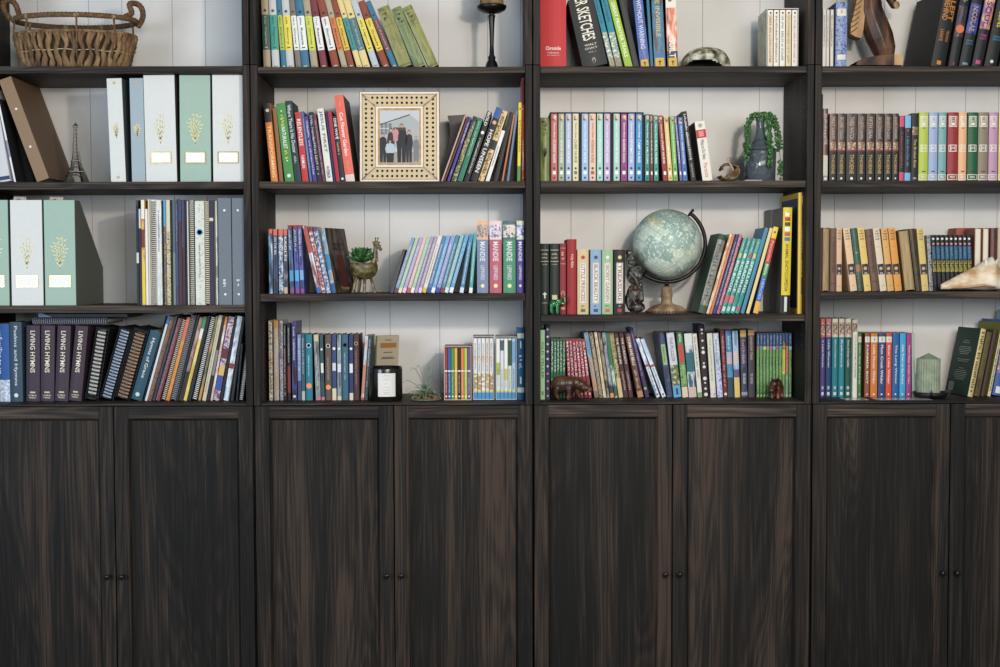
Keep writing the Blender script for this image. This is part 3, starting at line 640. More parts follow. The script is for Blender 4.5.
for a, b, c, tp, pic, ln in ((477,488.6,'7385a4','dfae84',('a','8a6a60','c9b0a4','40455a'),'slate blue hardback with peach head'),(489.8,502,'bb5468','e0c4cc',('a','b04a60','dfe0ea','6a6a9a'),'rose red hardback with pink head'),(503.4,516,'3f8c66','4a6672',('a','2f6a4a','e4e0d6','c48a9a'),'green hardback with slate head'),(516.6,524.4,'4a3c8a','c9d4b4',('a','40408a','a9b8dc','e0e0ec'),'violet hardback with pale green head')):
    book(1,2, a, b, 220.8, c, ln, kind='h', d=.14, group='four thick children hardbacks', mk=(('b',.945,1,tp),('b',.77,.945,pic),('b',.74,.77,tp),('t',.44,.71,'d9dce4','MANDIE',.46),('t',.18,.38,'c9ccd8','LEPPARD',.34),('o',.10,'e6dca0',.17)))
tO = (W(337, 300, .04)[0]-W(332, 300, .04)[0])*.97-.0010; hO = .19
q_ = MB(); q_.add([(tO+.0008, .045, .012), (tO+.0008, .085, .012), (tO+.0008, .085, .125), (tO+.0008, .045, .125)], [(0,1,2,3)], mat('4f1f18')); q_.build('cover_picture', o_)
q_ = MB()
for zz_, tx_ in ((.155, 'THE LAST'), (.140, 'BATTLE')):
    gv, gf, ga = glyphs(tx_); q_.add([(tO+.0010, .03+gx_*.07, zz_+gy_*.010) for gx_, gy_ in gv], gf, mat('2a2019'))
gv, gf, ga = glyphs('Voyage'); q_.add([(tO+.0010, .04+gx_*.055, .008+gy_*.012) for gx_, gy_ in gv], gf, mat('b09a4a'))
q_.build('cover_title', o_)
# bottom shelf, left group
B2 = [(269.4,273,320.6,None,('a','c9d8cc','d0a890','4a6a58'),'p','white and green speckled paperback',(('s',.1,.95,'56705e',.5),)),
 (274.4,279.2,320.6,None,('z','c9b48a','a3a0b0','bca070'),'p','paperback with golden head',(('b',.9,1,'c48a3c'),('s',.3,.9,'e4dcd0',.4))),
 (280,283.6,320.8,None,('a','a9b0c6','6a6a86','c9c0c4'),'p','lilac grey paperback',(('s',.5,.95,'4a4a66',.5),)),
 (284,286.8,324,None,'151517','p','black paperback with peach print',(('s',.05,.68,'d8a07a',.6),('s',.72,.97,'c9c9cc',.4))),
 (287.8,291,324,None,'141416','p','black paperback with red lower spine',(('b',.1,.45,'7a2f35'),('s',.5,.95,'b9b9c4',.5))),
 (292.4,297.2,321.4,None,('z','1b1b3c','3a3490','141420'),'p','black and violet paperback',(('b',.45,.95,'2c2a6a'),('s',.5,.93,'c6c4e4',.45),('o',.05,'d0d0d0',.3))),
 (298,301.6,334.6,None,'6f86b4','p','periwinkle paperback',(('s',.45,.95,'c6d4e6',.6),('b',0,.3,'30466a'))),
 (302,305.4,334.8,None,'2f5466','p','dark cyan paperback',(('s',.4,.95,'a9c0c6',.55),('b',0,.14,'a9b4a8'))),
 (306,313,334.2,None,'16788c','h','teal book with round badge and orange sticker',(('o',.83,'dfe6e4',.34),('o',.83,'5a6a9a',.25),('s',.35,.68,'a9d0d4',.25),('o',.22,'f09050',.42))),
 (316,321,334.6,313.6,('z','6a7074','8c9290','4a5254'),'p','grey paperback leaning slightly',(('s',.2,.7,'c9cfcc',.4),('b',0,.05,'c4708a'),('b',.9,1,'c9b890'))),
 (321.6,325,335,319.6,('z','1c4a50','204a55','163a40'),'p','dark teal paperback with white patch',(('p',.42,.57,'d8dcd8',.8),('o',.78,'dfe3e0',.35),('b',0,.05,'c4708a'))),
 (325.6,332,334.6,325,'5d4a40','h','brown book with round badge and orange sticker',(('o',.83,'e0e0d4',.34),('o',.83,'3a4a3c',.24),('s',.3,.66,'b9a894',.25),('o',.20,'f09050',.42))),
 (332.4,336.8,334.8,None,'28407a','p','navy paperback with cream foot',(('b',0,.18,'d8c8a4'),('o',.79,'dfe3ea',.35),('p',.45,.57,'c9d0dc',.8))),
 (337.6,341.8,335,None,('z','6f8484','8fa0a0','506464'),'p','grey-green paperback',(('p',.43,.56,'d4dad6',.8),('o',.79,'dfe3e0',.3),('b',0,.06,'d0c0b0'))),
 (342.4,348.8,334.4,None,'33607c','h','slate blue book with dark round badge',(('o',.84,'1c2a30',.36),('o',.84,'b08a6a',.22),('s',.3,.72,'a9c4d4',.25))),
 (349.6,353.6,335,None,'25336a','p','navy paperback with white block',(('p',.42,.56,'d8dce4',.85),('o',.79,'dfe3ea',.35),('b',0,.11,'d8c8a4'))),
 (354,359.6,334.2,None,'4a2a2e','h','dark maroon book with round badge',(('o',.86,'c9a46a',.34),('o',.86,'5a2f22',.22),('s',.2,.75,'a98a86',.3))),
 (360.6,363.8,336,365,('z','c9cfd4','a9c4d4','d98a70'),'p','white paperback with orange edge leaning right',(('b',0,.04,'c43a48'),('b',.1,.55,'c97a60'))),
 (364.4,367.6,335.6,368.4,('z','1c2428','2f5660','15181b'),'p','black and cyan paperback leaning right',(('s',.2,.95,'a9c4cc',.5),))]
for a, b, yt, xt, c, k, lk, mk in B2: book(1,3, a, b, yt, c, lk, xt=xt, kind=k, mk=mk, d=.13, side='2a2622' if k == 'h' else None, group='paperbacks left of the black candle')
o_ = book(1,3, 373.4, 377.4, 335.4, 'b5a98c', 'tan booklet with printed cover turned forward behind the candle', xt=377.6, kind='p', Y=.20, d=.085, yaw=-.95, side='b0a68a')
q_ = MB(); tO = (W(377.4, 399, .20)[0]-W(373.4, 399, .20)[0])-.0010; hO = W(377, 335.4, .20)[1]-ZB
q_.add([(tO+.0006, .012, hO*.80), (tO+.0006, .075, hO*.80), (tO+.0006, .075, hO*.88), (tO+.0006, .012, hO*.88)], [(0,1,2,3)], mat('a8683a'))
for a_, b_, z_ in ((.03,.055,.92),(.025,.06,.72),(.02,.065,.64),(.015,.07,.62),(.03,.055,.5)): q_.add([(tO+.0007, a_, hO*z_), (tO+.0007, b_, hO*z_), (tO+.0007, b_, hO*(z_+.012)), (tO+.0007, a_, hO*(z_+.012))], [(0,1,2,3)], mat('4a4438'))
q_.build('cover_print', o_)
# slipcases
def slipcase(U, R, x0, x1, yt, col, look, d=.14, Y=None, side=None, th=.0018, toplip=.003, pic=None):
    Y = YDEF[(U,R)] if Y is None else Y
    ypx = [66,181,300,399][R]; X_0, X_1 = W(x0, ypx, Y)[0], W(x1, ypx, Y)[0]; z0 = shelf_z(U,R)+.0002; z1 = W(x0, yt, Y)[1]
    t, h = X_1-X_0, z1-z0
    root = empty('slipcase', (X_0, Y, z0)); m = M_(col); s = M_(side) if side else m
    mb = MB(); mb.box(0, 0, 0, th, d, h, s); mb.box(t-th, 0, 0, t, d, h, s); mb.box(th, 0, h-th, t-th, d, h, m); mb.box(th, .0, 0, t-th, d, th, m); mb.box(th, d-th, th, t-th, d, h-th, m)
    mb.build('case', root)
    if pic:
        p = MB(); p.add([(-.0004, .008, h*.06), (-.0004, d-.008, h*.06), (-.0004, d-.008, h*.94), (-.0004, .008, h*.94)], [(0,1,2,3)], M_(pic)); p.build('cover_picture', root)
    tag(root, None, 'slipcase', None); REG.append((root, look, U, R)); return X_0, X_1, z0, z1, Y
def cased(U, R, box, spans, looks, cols, marks, group, th=.0018, gap=.004, kind='p'):
    X_0, X_1, z0, z1, Y = box
    for (a, b), lk, c, mk in zip(spans, looks, cols, marks):
        o = book(U, R, a, b, 200, c, lk, Y=Y+.0015, d=.125, kind=kind, mk=mk, group=group, zs=z0+th, hh=(z1-z0)-2*th-gap)
bx = slipcase(1,3, 444.2, 471.4, 346.6, 'd4b8a8', 'pinkish slipcase holding eight rainbow books', Y=.09)
sp = [(444.9+k*3.27, 447.9+k*3.27) for k in range(8)]
cased(1,3, bx, sp, ['slim %s book in the rainbow set' % w for w in ('dark red','blue','green','amber','black','orange','lime','purple')], ['8f2a2c','2a5aa4','3f8f46','e0a52c','1b1c1e','e07a30','a8c43a','6a4488'],
      [(('b',.54,.57,'e0dcd4'),('s',.12,.5,'dfe0dc',.3),('o',.06,'f0f0ec',.3))]*8, 'eight rainbow books in a slipcase')
bx = slipcase(1,3, 473, 494.2, 336.6, 'c9ccca', 'pale slipcase left of the twin one, peach-toned books', Y=.10)
sp = [(473.8+k*3.97, 477.5+k*3.97) for k in range(5)]
cased(1,3, bx, sp, ['slim white book with %s patch and blue foot' % w for w in ('olive','orange','pale','peach','rust')], ['dcdcd4','cfd8dc','dfe0dc','d8ccc0','d4d6d8'],
      [(('b',0,.11,'2f8fd0'),('b',.11,.14,'d0c060'),('b',.15,.42,('a','dfe0dc',c,'8f9a60')),('s',.45,.92,'4a6a86',.35),('b',.62,.72,('a','e0b494','dfdcd4','c98f6a'))) for c in ('8f9a3a','e0702a','dfe0dc','d09a78','c46a3a')], 'white books with blue feet')
bx = slipcase(1,3, 495.8, 516.6, 336.8, 'c4cccc', 'pale slipcase beside the tall blue book', Y=.10)
sp = [(496.6+k*3.9, 500.2+k*3.9) for k in range(5)]
cased(1,3, bx, sp, ['slim pale book with %s patch and blue foot' % w for w in ('lime','slate','yellow','dark green','sky blue')], ['dfe2d8','cfd8dc','dfe4e0','c9d4c4','9fc0d8'],
      [(('b',0,.11,'2f8fd0'),('b',.11,.14,'d0c060'),('b',f0,f1,c),('s',.15,.5,'3a5a76',.35)) for f0, f1, c in ((.4,.6,'a8b83a'),(.8,.97,'40566a'),(.3,.5,'d8d07a'),(.55,.97,'20503a'),(.6,.95,'6aa0cc'))], 'white books with blue feet')
book(1,3, 517.4, 525.4, 328.2, '175a86', 'tall blue book with cream bands', kind='h', Y=.10, d=.14, mk=(('b',.86,.93,'cfd0bc'),('b',.10,.17,'cfd0bc'),('s',.42,.62,'d8dcd8',.5),('p',.72,.82,'cfd4d0',.2),('p',.22,.32,'cfd4d0',.25)))
# ------------------------------------------------------------------ third bookcase
book(2,0, 540.4, 566.4, -30, 'c4181c', 'thick red volume with white lettering', kind='h', d=.2, mk=(('x',.19,.228,'efe4dc','Chronicle',.58),('x',.155,.172,'dfc0b8','Publications',.44),('x',.13,.144,'dfc0b8','Storybook 3-4',.46)))
book(2,0, 583, 609, -5, '1b1b1c', 'thick black book with big cream capitals', xt=566.6, kind='h', d=.2, mk=(('t',.38,.995,'e2dcc8','ER SKETCHES',.5),('x',.30,.33,'cfc9b8','WALT',.5),('x',.25,.28,'cfc9b8','LEGACY',.5),('x',.2,.22,'b9b4a4','VOL. 1',.3),('S',.08,mat('c9c4b4'),.045)))
for a, b, xt in ((609.4,616.2,587),(616.6,623.4,596)):
    book(2,0, a, b, -22, '148098', 'teal book with picture foot', xt=xt, kind='p', d=.18, group='teal picture-foot books', mk=(('b',.0,.4,('a','a9b49a','4a7a7c','dfd8b4')),('b',0,.12,'d4c49a'),('s',.5,.95,'0e4a5c',.4)))
book(2,0, 624, 633.6, -26, '8fb52c', 'lime green book with cream title', xt=600, kind='p', d=.18, mk=(('t',.12,.95,'e9ecc4','THE LAST GREAT FRONTIER TRAILS',.5),))
book(2,0, 634, 640, -24, '2b2c2e', 'dark grey book beside the blue spine', xt=614, kind='p', d=.2)
book(2,0, 640.6, 650.4, -30, ('z','2a4a9a','3460b4','223c80'), 'blue book with white capitals and yellow square', xt=630, kind='p', d=.17, group='books with a cross on a yellow square', mk=(('b',0,.09,'24304a'),('t',.2,.70,'c6cfe4','WITHOUT WARNING',.5),('p',.005,.09,'d0a030',.8),('k',.047,'1c1a18',.22)))
book(2,0, 650.8, 653.8, -24, '1c6a80', 'thin teal book beside the dark blue spine', xt=645, kind='p', d=.17)
book(2,0, 654.6, 666, -30, ('z','2f4a5c','1f70a0','2a3036'), 'dark blue-grey book with yellow square', xt=650, kind='p', d=.17, group='books with a cross on a yellow square', mk=(('t',.32,.8,'c0b060','THE INVISIBLE',.4),('b',.1,.16,'2f70a8'),('p',.005,.11,'d0a030',.8),('k',.06,'1c1a18',.22)))
book(2,0, 667.8, 678.6, -30, ('z','d8c8b8','e07a50','3a3a3c'), 'white and orange book with yellow square', xt=664.5, kind='p', d=.17, side='3a2020', group='books with a cross on a yellow square', mk=(('b',.0,.18,'3c3f42'),('b',.62,.95,'dfd4c6'),('s',.65,.9,'3a3a3a',.5),('t',.11,.32,'e0e0dc','GUILT',.6),('p',.005,.11,'d0a030',.8),('k',.06,'1c1a18',.22)))
bx = slipcase(2,0, 766.6, 798, 8.2, 'dcd6c6', 'white slipcase with a picture side', d=.14, side='c9d0c0', pic=('z','8fae9a','c49a4a','40607a','d8d4b0'))
sp = [(767.6+k*6.05, 773+k*6.05) for k in range(5)]
cased(2,0, bx, sp, ['cream paperback with %s lettering' % w for w in ('brown','dark blue and red','blue','green','pink')], ['dccdb0','e4dcc8','e4dece','dcc49a','e2dcd2'],
      [(('b',.93,1,'e8e2d4'),('o',.95,'2a3038',.2),('s',.08,.9,c,.42)) for c in ('7a4a3a','5a4a6a','4a7aa8','4f9a4a','c47a80')], 'cream paperbacks in the white slipcase')
# second shelf
book(2,1, 540.6, 549.6, 117.6, ('z','6f7a3a','7a8a44','4c5a2a'), 'ornate olive green old book', kind='h', d=.12, mk=(('s',.7,.95,'4a5a2a',.6),('S',.45,mat('2f4420'),.07),('b',.9,.93,'8a6a3a')))
FACES = ('a','c98a70','e0b8a0','3a2a26')
def nurse(a, b, c, lk, title, box=None, xt=None, yt=116, tc='e8ece8', grp=None):
    mk = (('p',.90,.975,FACES,.66), ('t',.64,.87,tc,'Cherry Ames',.42), ('t',.27,.62,tc,title,.42), ('o',.19,'2c3a40',.2), ('p',.10,.15,tc,.5), ('o',.05,'1c2226',.16))
    if box: book(2,1, a, b, 200, c, lk, kind='p', d=.125, Y=box[4]+.0015, zs=box[2]+.0018, hh=box[3]-box[2]-.0066, mk=mk, group=grp)
    else: book(2,1, a, b, yt, c, lk, xt=xt, kind='p', d=.125, mk=mk, group=grp)
GN = 'nurse story paperbacks in the three black slipcases'
bxs = [slipcase(2,1, x0, x1, 112.2, '16171a', lk) for x0, x1, lk in ((549.9,579.9,'black slipcase beside the ornate olive book'),(580.3,611.6,'black slipcase, middle of three'),(612.2,643.6,'black slipcase holding a magenta book'))]
for bi, L in enumerate((((551.2,557.6,'c4605c','coral','STUDENT NURSE'),(558.6,564.6,'93a48a','sage','SENIOR NURSE'),(565.7,571.7,'9fb0d0','lavender blue','ARMY NURSE'),(572.8,578.8,'d4cca0','cream','CHIEF NURSE')),
                        ((581.8,588.6,'8ab0dc','sky blue','FLIGHT NURSE'),(589.4,596,'dfb8a0','peach','VETERANS NURSE'),(597,603,'8fd0bc','mint','PRIVATE NURSE'),(604.2,610.4,'b4a0cc','lilac','VISITING NURSE')),
                        ((613.6,619.9,'93c8bc','pale mint','CRUISE NURSE'),(621,627.2,'96307c','magenta','BOARDING SCHOOL'),(628.2,634.6,'8fa8d8','pale blue','DEPARTMENT STORE'),(635.8,642.4,'2f86c0','bright blue','CAMP NURSE')))):
    for a, b, c, w, tt in L: nurse(a, b, c, 'nurse story with %s spine in a black slipcase' % w, tt, box=bxs[bi], grp=GN, tc='a84848' if w == 'peach' else ('6a6a58' if w in ('cream',) else 'e6eaea'))
GL = 'loose nurse story paperbacks beside the slipcases'
for a, b, xt, c, w, tt, yt in ((645,649.8,645,'2c7a70','teal','AT HILTON',114),(650.4,653.4,650,'6a2a28','brown','ISLAND NURSE',114.4),(654.2,658.8,653.4,'2f9080','sea green','RURAL NURSE',115),(663.4,668.2,657.8,'9c2424','crimson','STAFF NURSE',115.2),(668.6,673.2,663.6,'d8b86a','mustard','COMPANION',115.6),(673.6,678.2,669.6,'6cae4a','leaf green','JUNGLE NURSE',116),(678.6,682.8,672.6,'6a5aa8','purple','MYSTERY',116),(683.2,688,677.8,'3a6ab0','cobalt','THE BAND OF DOCTORS',117)):
    nurse(a, b, c, 'loose nurse story with %s spine' % w, tt, xt=xt, yt=yt, grp=GL)
book(2,1, 691.4, 696.6, 111, '121314', 'tall black book with white title leaning left', xt=681.6, kind='p', d=.16, mk=(('s',.3,.96,'e0e0dc',.5),('s',.05,.25,'b9b0a0',.4)))
book(2,1, 702.8, 713, 120.6, 'd9d5c8', 'thick white paperback with red block', xt=694.4, kind='p', d=.14, side='4b4845', mk=(('b',.72,.86,'b8282a'),('p',.745,.84,'d87a78',.5),('o',.93,'9a9890',.22),('t',.36,.7,'3a4a68','What to Do Next',.36),('t',.06,.3,'c47a74','Parents',.4)))
# third shelf
for a, b, lk, hd in ((540.6,549.2,'dark green commentary with a white cross','MATTHEW'),(550,559.2,'dark green commentary behind the green elephant','LUKE')):
    book(2,2, a, b, 243.6, '1d2b24', lk, kind='h', d=.16, group='dark green commentaries', mk=(('p',.905,.912,'cfcab0',.9),('x',.84,.86,'d8d2b8','GOSPEL',.66),('x',.79,.81,'d8d2b8',hd,.66),('p',.745,.752,'cfcab0',.9),('x',.70,.715,'b9b28f','VOLUME',.6))+((('k',.27,'e8e4d4',.36),('p',.16,.165,'cfcab0',.6)) if a < 545 else ()))
book(2,2, 559.9, 566.4, 243.4, '8c2426', 'maroon book with gilt lines', kind='h', d=.16, mk=(('p',.93,.937,'c99a80',.8),('s',.76,.88,'d8a890',.5),('p',.71,.717,'c99a80',.8),('S',.28,mat('d8a890'),.05),('p',.07,.1,'c99a80',.6)))
book(2,2, 567.2, 576.8, 239.2, '9c1c22', 'tall red book with gilt script', kind='h', d=.18, mk=(('t',.62,.80,'e0c0a0','Holy Bible',.36),))
for a, b, c, w, lc in ((577.4,588.8,'cdb484','cream','a04a38'),(590.4,601.4,'7fa2c4','light blue','7a5a5a'),(602,613,'8fb486','light green','8a6a4a'),(614,625.4,'1d1b1b','black','8a4a58')):
    book(2,2, a, b, 249.6, c, '%s hardback with framed white title panel' % w, kind='h', d=.14, side='c4b896' if w != 'black' else '1d1b1b', pg='old', group='four hardbacks with framed title panels', mk=(('p',.165,.80,'c9c4b8' if w != 'black' else 'a9a59a',.62),('p',.172,.793,'4a4540',.56),('p',.176,.789,'e2ded2',.52),('t',.2,.77,lc,{'cream':'LITTLE PRINCESS','light blue':'BLACK BEAUTY','light green':'SECRET GARDEN','black':'TREASURE'}[w],.3),('o',.88,{'cream':'b02a2a','light blue':'1f3a6a','light green':'d8d8d0','black':'d0c070'}[w],.17),('p',.035,.085,{'cream':'5a6a2a','light blue':'1f4a80','light green':'c8603c','black':'a8303a'}[w],.4),('s',.1,.14,'6a5a4a' if w != 'black' else '9a9a9a',.3)))
book(2,2, 697.4, 705.4, 233.4, ('z','7f8278','8f9088','6f7268'), 'grey volume edged in dark green', xt=719, kind='h', d=.17, side='274a30', mk=(('b',.93,1,'274a30'),('b',0,.1,'39553c'),('s',.15,.9,'5f625a',.6)))
for a, b, xt, c, lk in ((705.8,709,729.6,('z','c06a34','dfc9a8','c8743c'),'orange and white striped booklet'),(709.3,711.8,732.6,'cf7036','orange booklet beside the navy one'),(712.2,715.8,736,'26347a','navy blue thin book leaning right'),(716.2,719.4,739.6,('a','8f2a3a','c9708a','6a1c2a'),'maroon patterned thin book leaning right')):
    book(2,2, a, b, 234, c, lk, xt=xt, kind='p', d=.15, mk=(('s',.1,.9,'e0d8cc',.3),), group='thin books leaning beside the globe')
for k in range(4):
    book(2,2, 719.9+k*4.8, 724.4+k*4.8, 237.6+k*.3, ('z','1f8c84','2a9c94','187a74'), 'teal activity book with white capitals', xt=743.2+k*4.75, kind='p', d=.16, group='teal activity books', mk=(('t',.28,.70,'d6e8e0',['BIG BOOK','SCIENCE','READING','SPELLING'][k],.6),('p',.74,.8,['d0b840','c0d8cc','c04848','d8c04a'][k],.6),('p',.03,.09,['c8d0c8','9fc8c0','c9d8d0','c84a4a'][k],.7),('b',.14,.24,['c05a60','d07078','1f8c84','1f8c84'][k]),('s',.82,.96,'c0dcd6',.4)))
book(2,2, 740, 744, 227.4, '3f7ea4', 'thin blue book leaning right', xt=765, kind='p', d=.16)
book(2,2, 745.6, 749.2, 227.6, 'd9c67c', 'thin pale yellow book leaning right', xt=769.6, kind='p', d=.16, side='1b1b1b')
book(2,2, 751.2, 758, 226.4, '2f5cb0', 'red, green and blue banded book', xt=772, kind='p', d=.16, mk=(('b',0,.14,'e0a828'),('b',.14,.42,'2f5cb0'),('b',.42,.58,'2f8a3c'),('b',.58,.87,'c8302c'),('b',.87,1,'e8c020'),('t',.6,.84,'e0a8a0','Favorite',.5),('t',.44,.57,'c8e0c0','Bible',.5),('t',.16,.40,'a8c0e8','HEROES',.5),('o',.94,'1c1c1c',.2)))
book(2,2, 770.6, 780, 209.4, '5f5c55', 'tall worn grey book behind the yellow one', kind='h', d=.11, Y=.215, mk=(('s',.8,.9,'8a8650',.3),))
book(2,2, 780.4, 789.6, 207.4, 'd9bf1c', 'yellow encyclopedia with small photos on its spine', xt=783, kind='h', d=.15, side='55534c', mk=(('b',0,.175,'17181a'),('t',.21,.66,'4a4820','ANIMAL ENCYCLOPEDIA',.36),('p',.02,.16,'c9c9c9',.3))+tuple(('p',.955-k*.047-.035,.955-k*.047,[('a','20304a','d8a040','e0e0e0'),'b82c34','2f4a20','dfe2e0','c84a3a','2f70b0'][k],.6) for k in range(6)))
o_ = book(2,2, 797.6, 801.2, 192.6, 'e0b82a', 'tall atlas with yellow-bordered navy cover', kind='h', d=.26, side='1f3050', mk=())
q_ = MB(); hA = W(799, 192.6, .05)[1]-SH[2][2]; dA = .26; bA = .022
for y0_, z0_, y1_, z1_ in ((0, 0, bA*.4, hA), (dA-bA, 0, dA, hA), (bA*.4, hA-bA*.8, dA-bA, hA), (bA*.4, 0, dA-bA, bA*.8)): q_.add([(-.0004, y0_, z0_), (-.0004, y1_, z0_), (-.0004, y1_, z1_), (-.0004, y0_, z1_)], [(0,1,2,3)], mat('c9a22a'))
q_.build('yellow_border', o_)
q_ = MB(); gv, gf, ga = glyphs('FAMILY WORLD ATLAS'); q_.add([(-.0006, dA-bA-.02-gx_*.17, hA-.06+gy_*.02) for gx_, gy_ in gv], gf, mat('9aa8b4')); q_.build('cover_title', o_)
book(2,2, 802.2, 804.8, 192, '1c2c78', 'tall thin navy book against the panel', kind='p', d=.2, mk=(('b',.9,.97,'c9a878'),('t',.5,.72,'dfe2e8','WORLD',.55),('b',.3,.45,('a','c84040','3f9a4a','e0b030')),('b',0,.16,'c8a030')))
# bottom shelf
book(2,3, 540.4, 545.2, 330, '8fc08a', 'pale green paperback with dark capitals', kind='p', d=.13, Y=.10, mk=(('t',.3,.83,'2a4a2c','OLD YELLER',.5),('p',.06,.12,'5a8a58',.5)))
book(2,3, 545.6, 550, 325.6, '231e5a', 'navy book with a column of white dots', kind='p', d=.13, Y=.10, side='1b1730', mk=tuple(('o',.95-.1*k,'d8cfc4' if k < 6 else 'c98a70',.26) for k in range(10)))
for k in range(5): book(2,3, 550.9+k*2.95, 553.7+k*2.95, 338.8, ('z','1f6a48','2c7a54','155038'), 'slim green paperback with white title', kind='p', d=.12, group='slim green paperbacks behind the hippo', mk=(('t',.45,.95,'c6d4c4',['PIRATE','STORM','RIVER','ISLAND','CASTLE'][k],.55),('b',.3,.33,'8aa04a')))
for k in range(6): book(2,3, 568.6+k*4.0, 572+k*4.0, 339, ('z','8f1c30','a82438','701424'), 'slim crimson paperback with white title', xt=565.6+k*3.2, kind='p', d=.12, group='slim crimson paperbacks behind the hippo', mk=(('t',.36,.96,'e2ccd0',['MYSTERY','HOLIDAY','TROUBLE','CAMPING','COUSINS','SUMMER'][k],.6),('p',.05,.09,'dfb0b4',.6)))
L = [(594.8,599.2,332,583.8,('z','5a88b0','8fb0c4','a08a6a'),'blue and tan paperback beside the crimson ones',(('b',0,.62,('z','8f8478','a09080','c0906a')),('b',0,.1,'d09a78'))),
 (599.5,603.4,332.4,589,('a','3a3430','b09a78','20242a'),'brown speckled paperback',(('s',.1,.9,'c9b894',.5),)),
 (603.7,606.8,332,594,('z','d8ccb0','c0a88a','e0d8c0'),'ivory paperback',(('s',.4,.9,'8a7a60',.4),)),
 (607,610.2,332.4,598,('z','2a2724','b09a70','1a1a1c'),'black and beige paperback',(('s',.1,.9,'c0b090',.4),)),
 (610.6,614.4,332.4,601.8,('z','4a5c74','8f9cac','2a3444'),'blue-grey paperback',(('s',.2,.8,'d0d4d8',.5),('b',0,.07,'d0905a'))),
 (614.8,618.4,332.6,605.4,('z','1f7a44','c4cec0','2a5a3a'),'green and white paperback',(('b',.5,1,'1f7444'),)),
 (619,623.6,332.6,609,('a','5a5a2a','b4a060','2a2a20'),'gold-green patterned paperback',(('s',.1,.6,'e0d8a8',.4),('b',0,.3,'c9b080'))),
 (624.2,628.6,332.8,613.8,'43211f','dark red-brown novel with white title',(('t',.52,.93,'e0d4cc','THE TREASURE',.5),('t',.12,.4,'c0a8a0','LAWTON',.4))),
 (629.2,633.6,332.8,619,'482322','dark red-brown novel with white title',(('t',.52,.93,'e0d4cc','THE CURIOSITY',.5),('t',.12,.4,'c0a8a0','LAWTON',.4))),
 (638,644,333,624.4,('z','4d2a25','6a4030','402020'),'dark red-brown novel with white title',(('t',.5,.95,'e6dcd0','STORM AND BELLS',.5),('s',.1,.45,'c9a080',.5),('b',0,.1,'b07a4a'))),
 (644.6,649.8,327.8,628,'35245e','purple book with lime spot',(('s',.3,.95,'b0a4d0',.4),('o',.13,'8fc43a',.35))),
 (656.6,660.6,338,635.4,('z','a0bcd8','dfe6ee','7fa0c8'),'pale blue pamphlet leaning left',(('b',.52,.56,'a84a48'),('s',.1,.5,'3a5a80',.5),('o',.05,'c44a5a',.3))),
 (662.4,666.6,338.4,640,('z','a8c4e0','e4eaf0','8fb0d4'),'pale blue pamphlet beneath the dark cover',(('b',.52,.56,'a84a48'),('s',.1,.5,'3a5a80',.5),('o',.05,'c44a5a',.3))),
 (667.2,673,332.2,658.4,('z','24366a','30477a','2a2a44'),'navy book with pale green label',(('p',.50,.82,'8fb46a',.75),('s',.55,.78,'2a4a2a',.3),('b',0,.3,('a','34466a','1f2a4a','4a5a7a')))),
 (674,681.8,332.2,666.2,('z','d4d8dc','a9c4d8','c8ccd0'),'broad white book with blue foot',(('b',0,.18,'4fa0d0'),('p',.04,.14,'1f3f60',.3),('b',.18,.5,('a','5a8a3a','3a3228','c0b890')),('t',.55,.93,'9a6a60','THE PUZZLER',.4))),
 (682.6,688.6,332,676.4,('z','3a7a44','4a8a50','2a6438'),'green book with red panel',(('p',.54,.82,'c43f38',.8),('b',.18,.5,('a','5a9a44','8fae6a','3f7438')),('b',0,.16,'d4c4a0'),('t',.85,.97,'e0e4d0','BOOK',.4))),
 (689,697,333,684,('z','2a5a70','c9d4d8','344a5a'),'teal and white novel',(('b',0,.16,'c9b0a4'),('b',.8,1,'cdd8d4'),('b',.4,.7,'1f6474'))),
 (698,702.6,333.4,692.2,'d4d2c4','thin white novel left of the dark tall one',(('s',.3,.95,'6a7a84',.4),('b',0,.08,'7a9a64'))),
 (703,709.4,324.4,698.2,'241315','tall dark brown book with white flowers',tuple(('o',z,'d8d4d0',r) for z, r in ((.93,.22),(.88,.15),(.78,.18),(.68,.2),(.62,.28),(.47,.16),(.42,.25),(.26,.3),(.2,.15),(.12,.2),(.04,.3)))),
 (710.8,716.4,333,706.8,'cfcfbc','cream novel with grey title',(('s',.2,.9,'9aa494',.35),('b',.02,.14,('a','c9b8cc','d8d4c0','a890b0')))),
 (717.6,723.2,333,712.8,('z','c4d0dc','8f9cc8','d8dee4'),'white and lavender novel',(('b',0,.45,('a','8f94cc','d4d4e8','6a70b4')),('s',.5,.9,'5a70a0',.4))),
 (723.8,728,329.6,720.2,'6c1c24','dark red novel with pink title',(('s',.15,.9,'cf9a94',.5),('o',.05,'e4d8d0',.35))),
 (728.2,734,330.6,725.4,('z','2c6ca0','4a90c0','20507c'),'blue novel with sunset band',(('b',.5,.68,('z','c98a84','8fa4c4','d0a090')),('b',0,.3,'24404f'),('s',.7,.92,'b8d4e4',.4))),
 (734.8,740.4,330.8,732.2,('z','7aa4c8','a9c0d4','5a80a8'),'pale blue novel with yellow foot',(('b',0,.3,'d9b45a'),('b',.3,.42,'5a4a84'),('b',.5,.7,'c0b8b0'))),
 (741.6,747.8,330,740,('z','2c2632','3a4468','201c24'),'dark novel with golden head',(('b',.9,1,'b8924a'),('s',.5,.85,'c09ab0',.5),('t',.2,.36,'c9ccd8','TED DEKKER',.4),('b',.03,.08,'8a8aa0'))),
 (748.6,755,329.8,748,'3a343c','charcoal novel with tan title',(('b',.92,1,'a8824a'),('t',.55,.9,'b89a80','SHADOW TRAIL',.4),('t',.2,.36,'a9a9b0','TED DEKKER',.36)))]
for a, b, yt, xt, c, lk, mk in L: book(2,3, a, b, yt, c, lk, xt=xt, kind='p', mk=mk, d=.13, group='novels on the bottom shelf of the third bookcase')
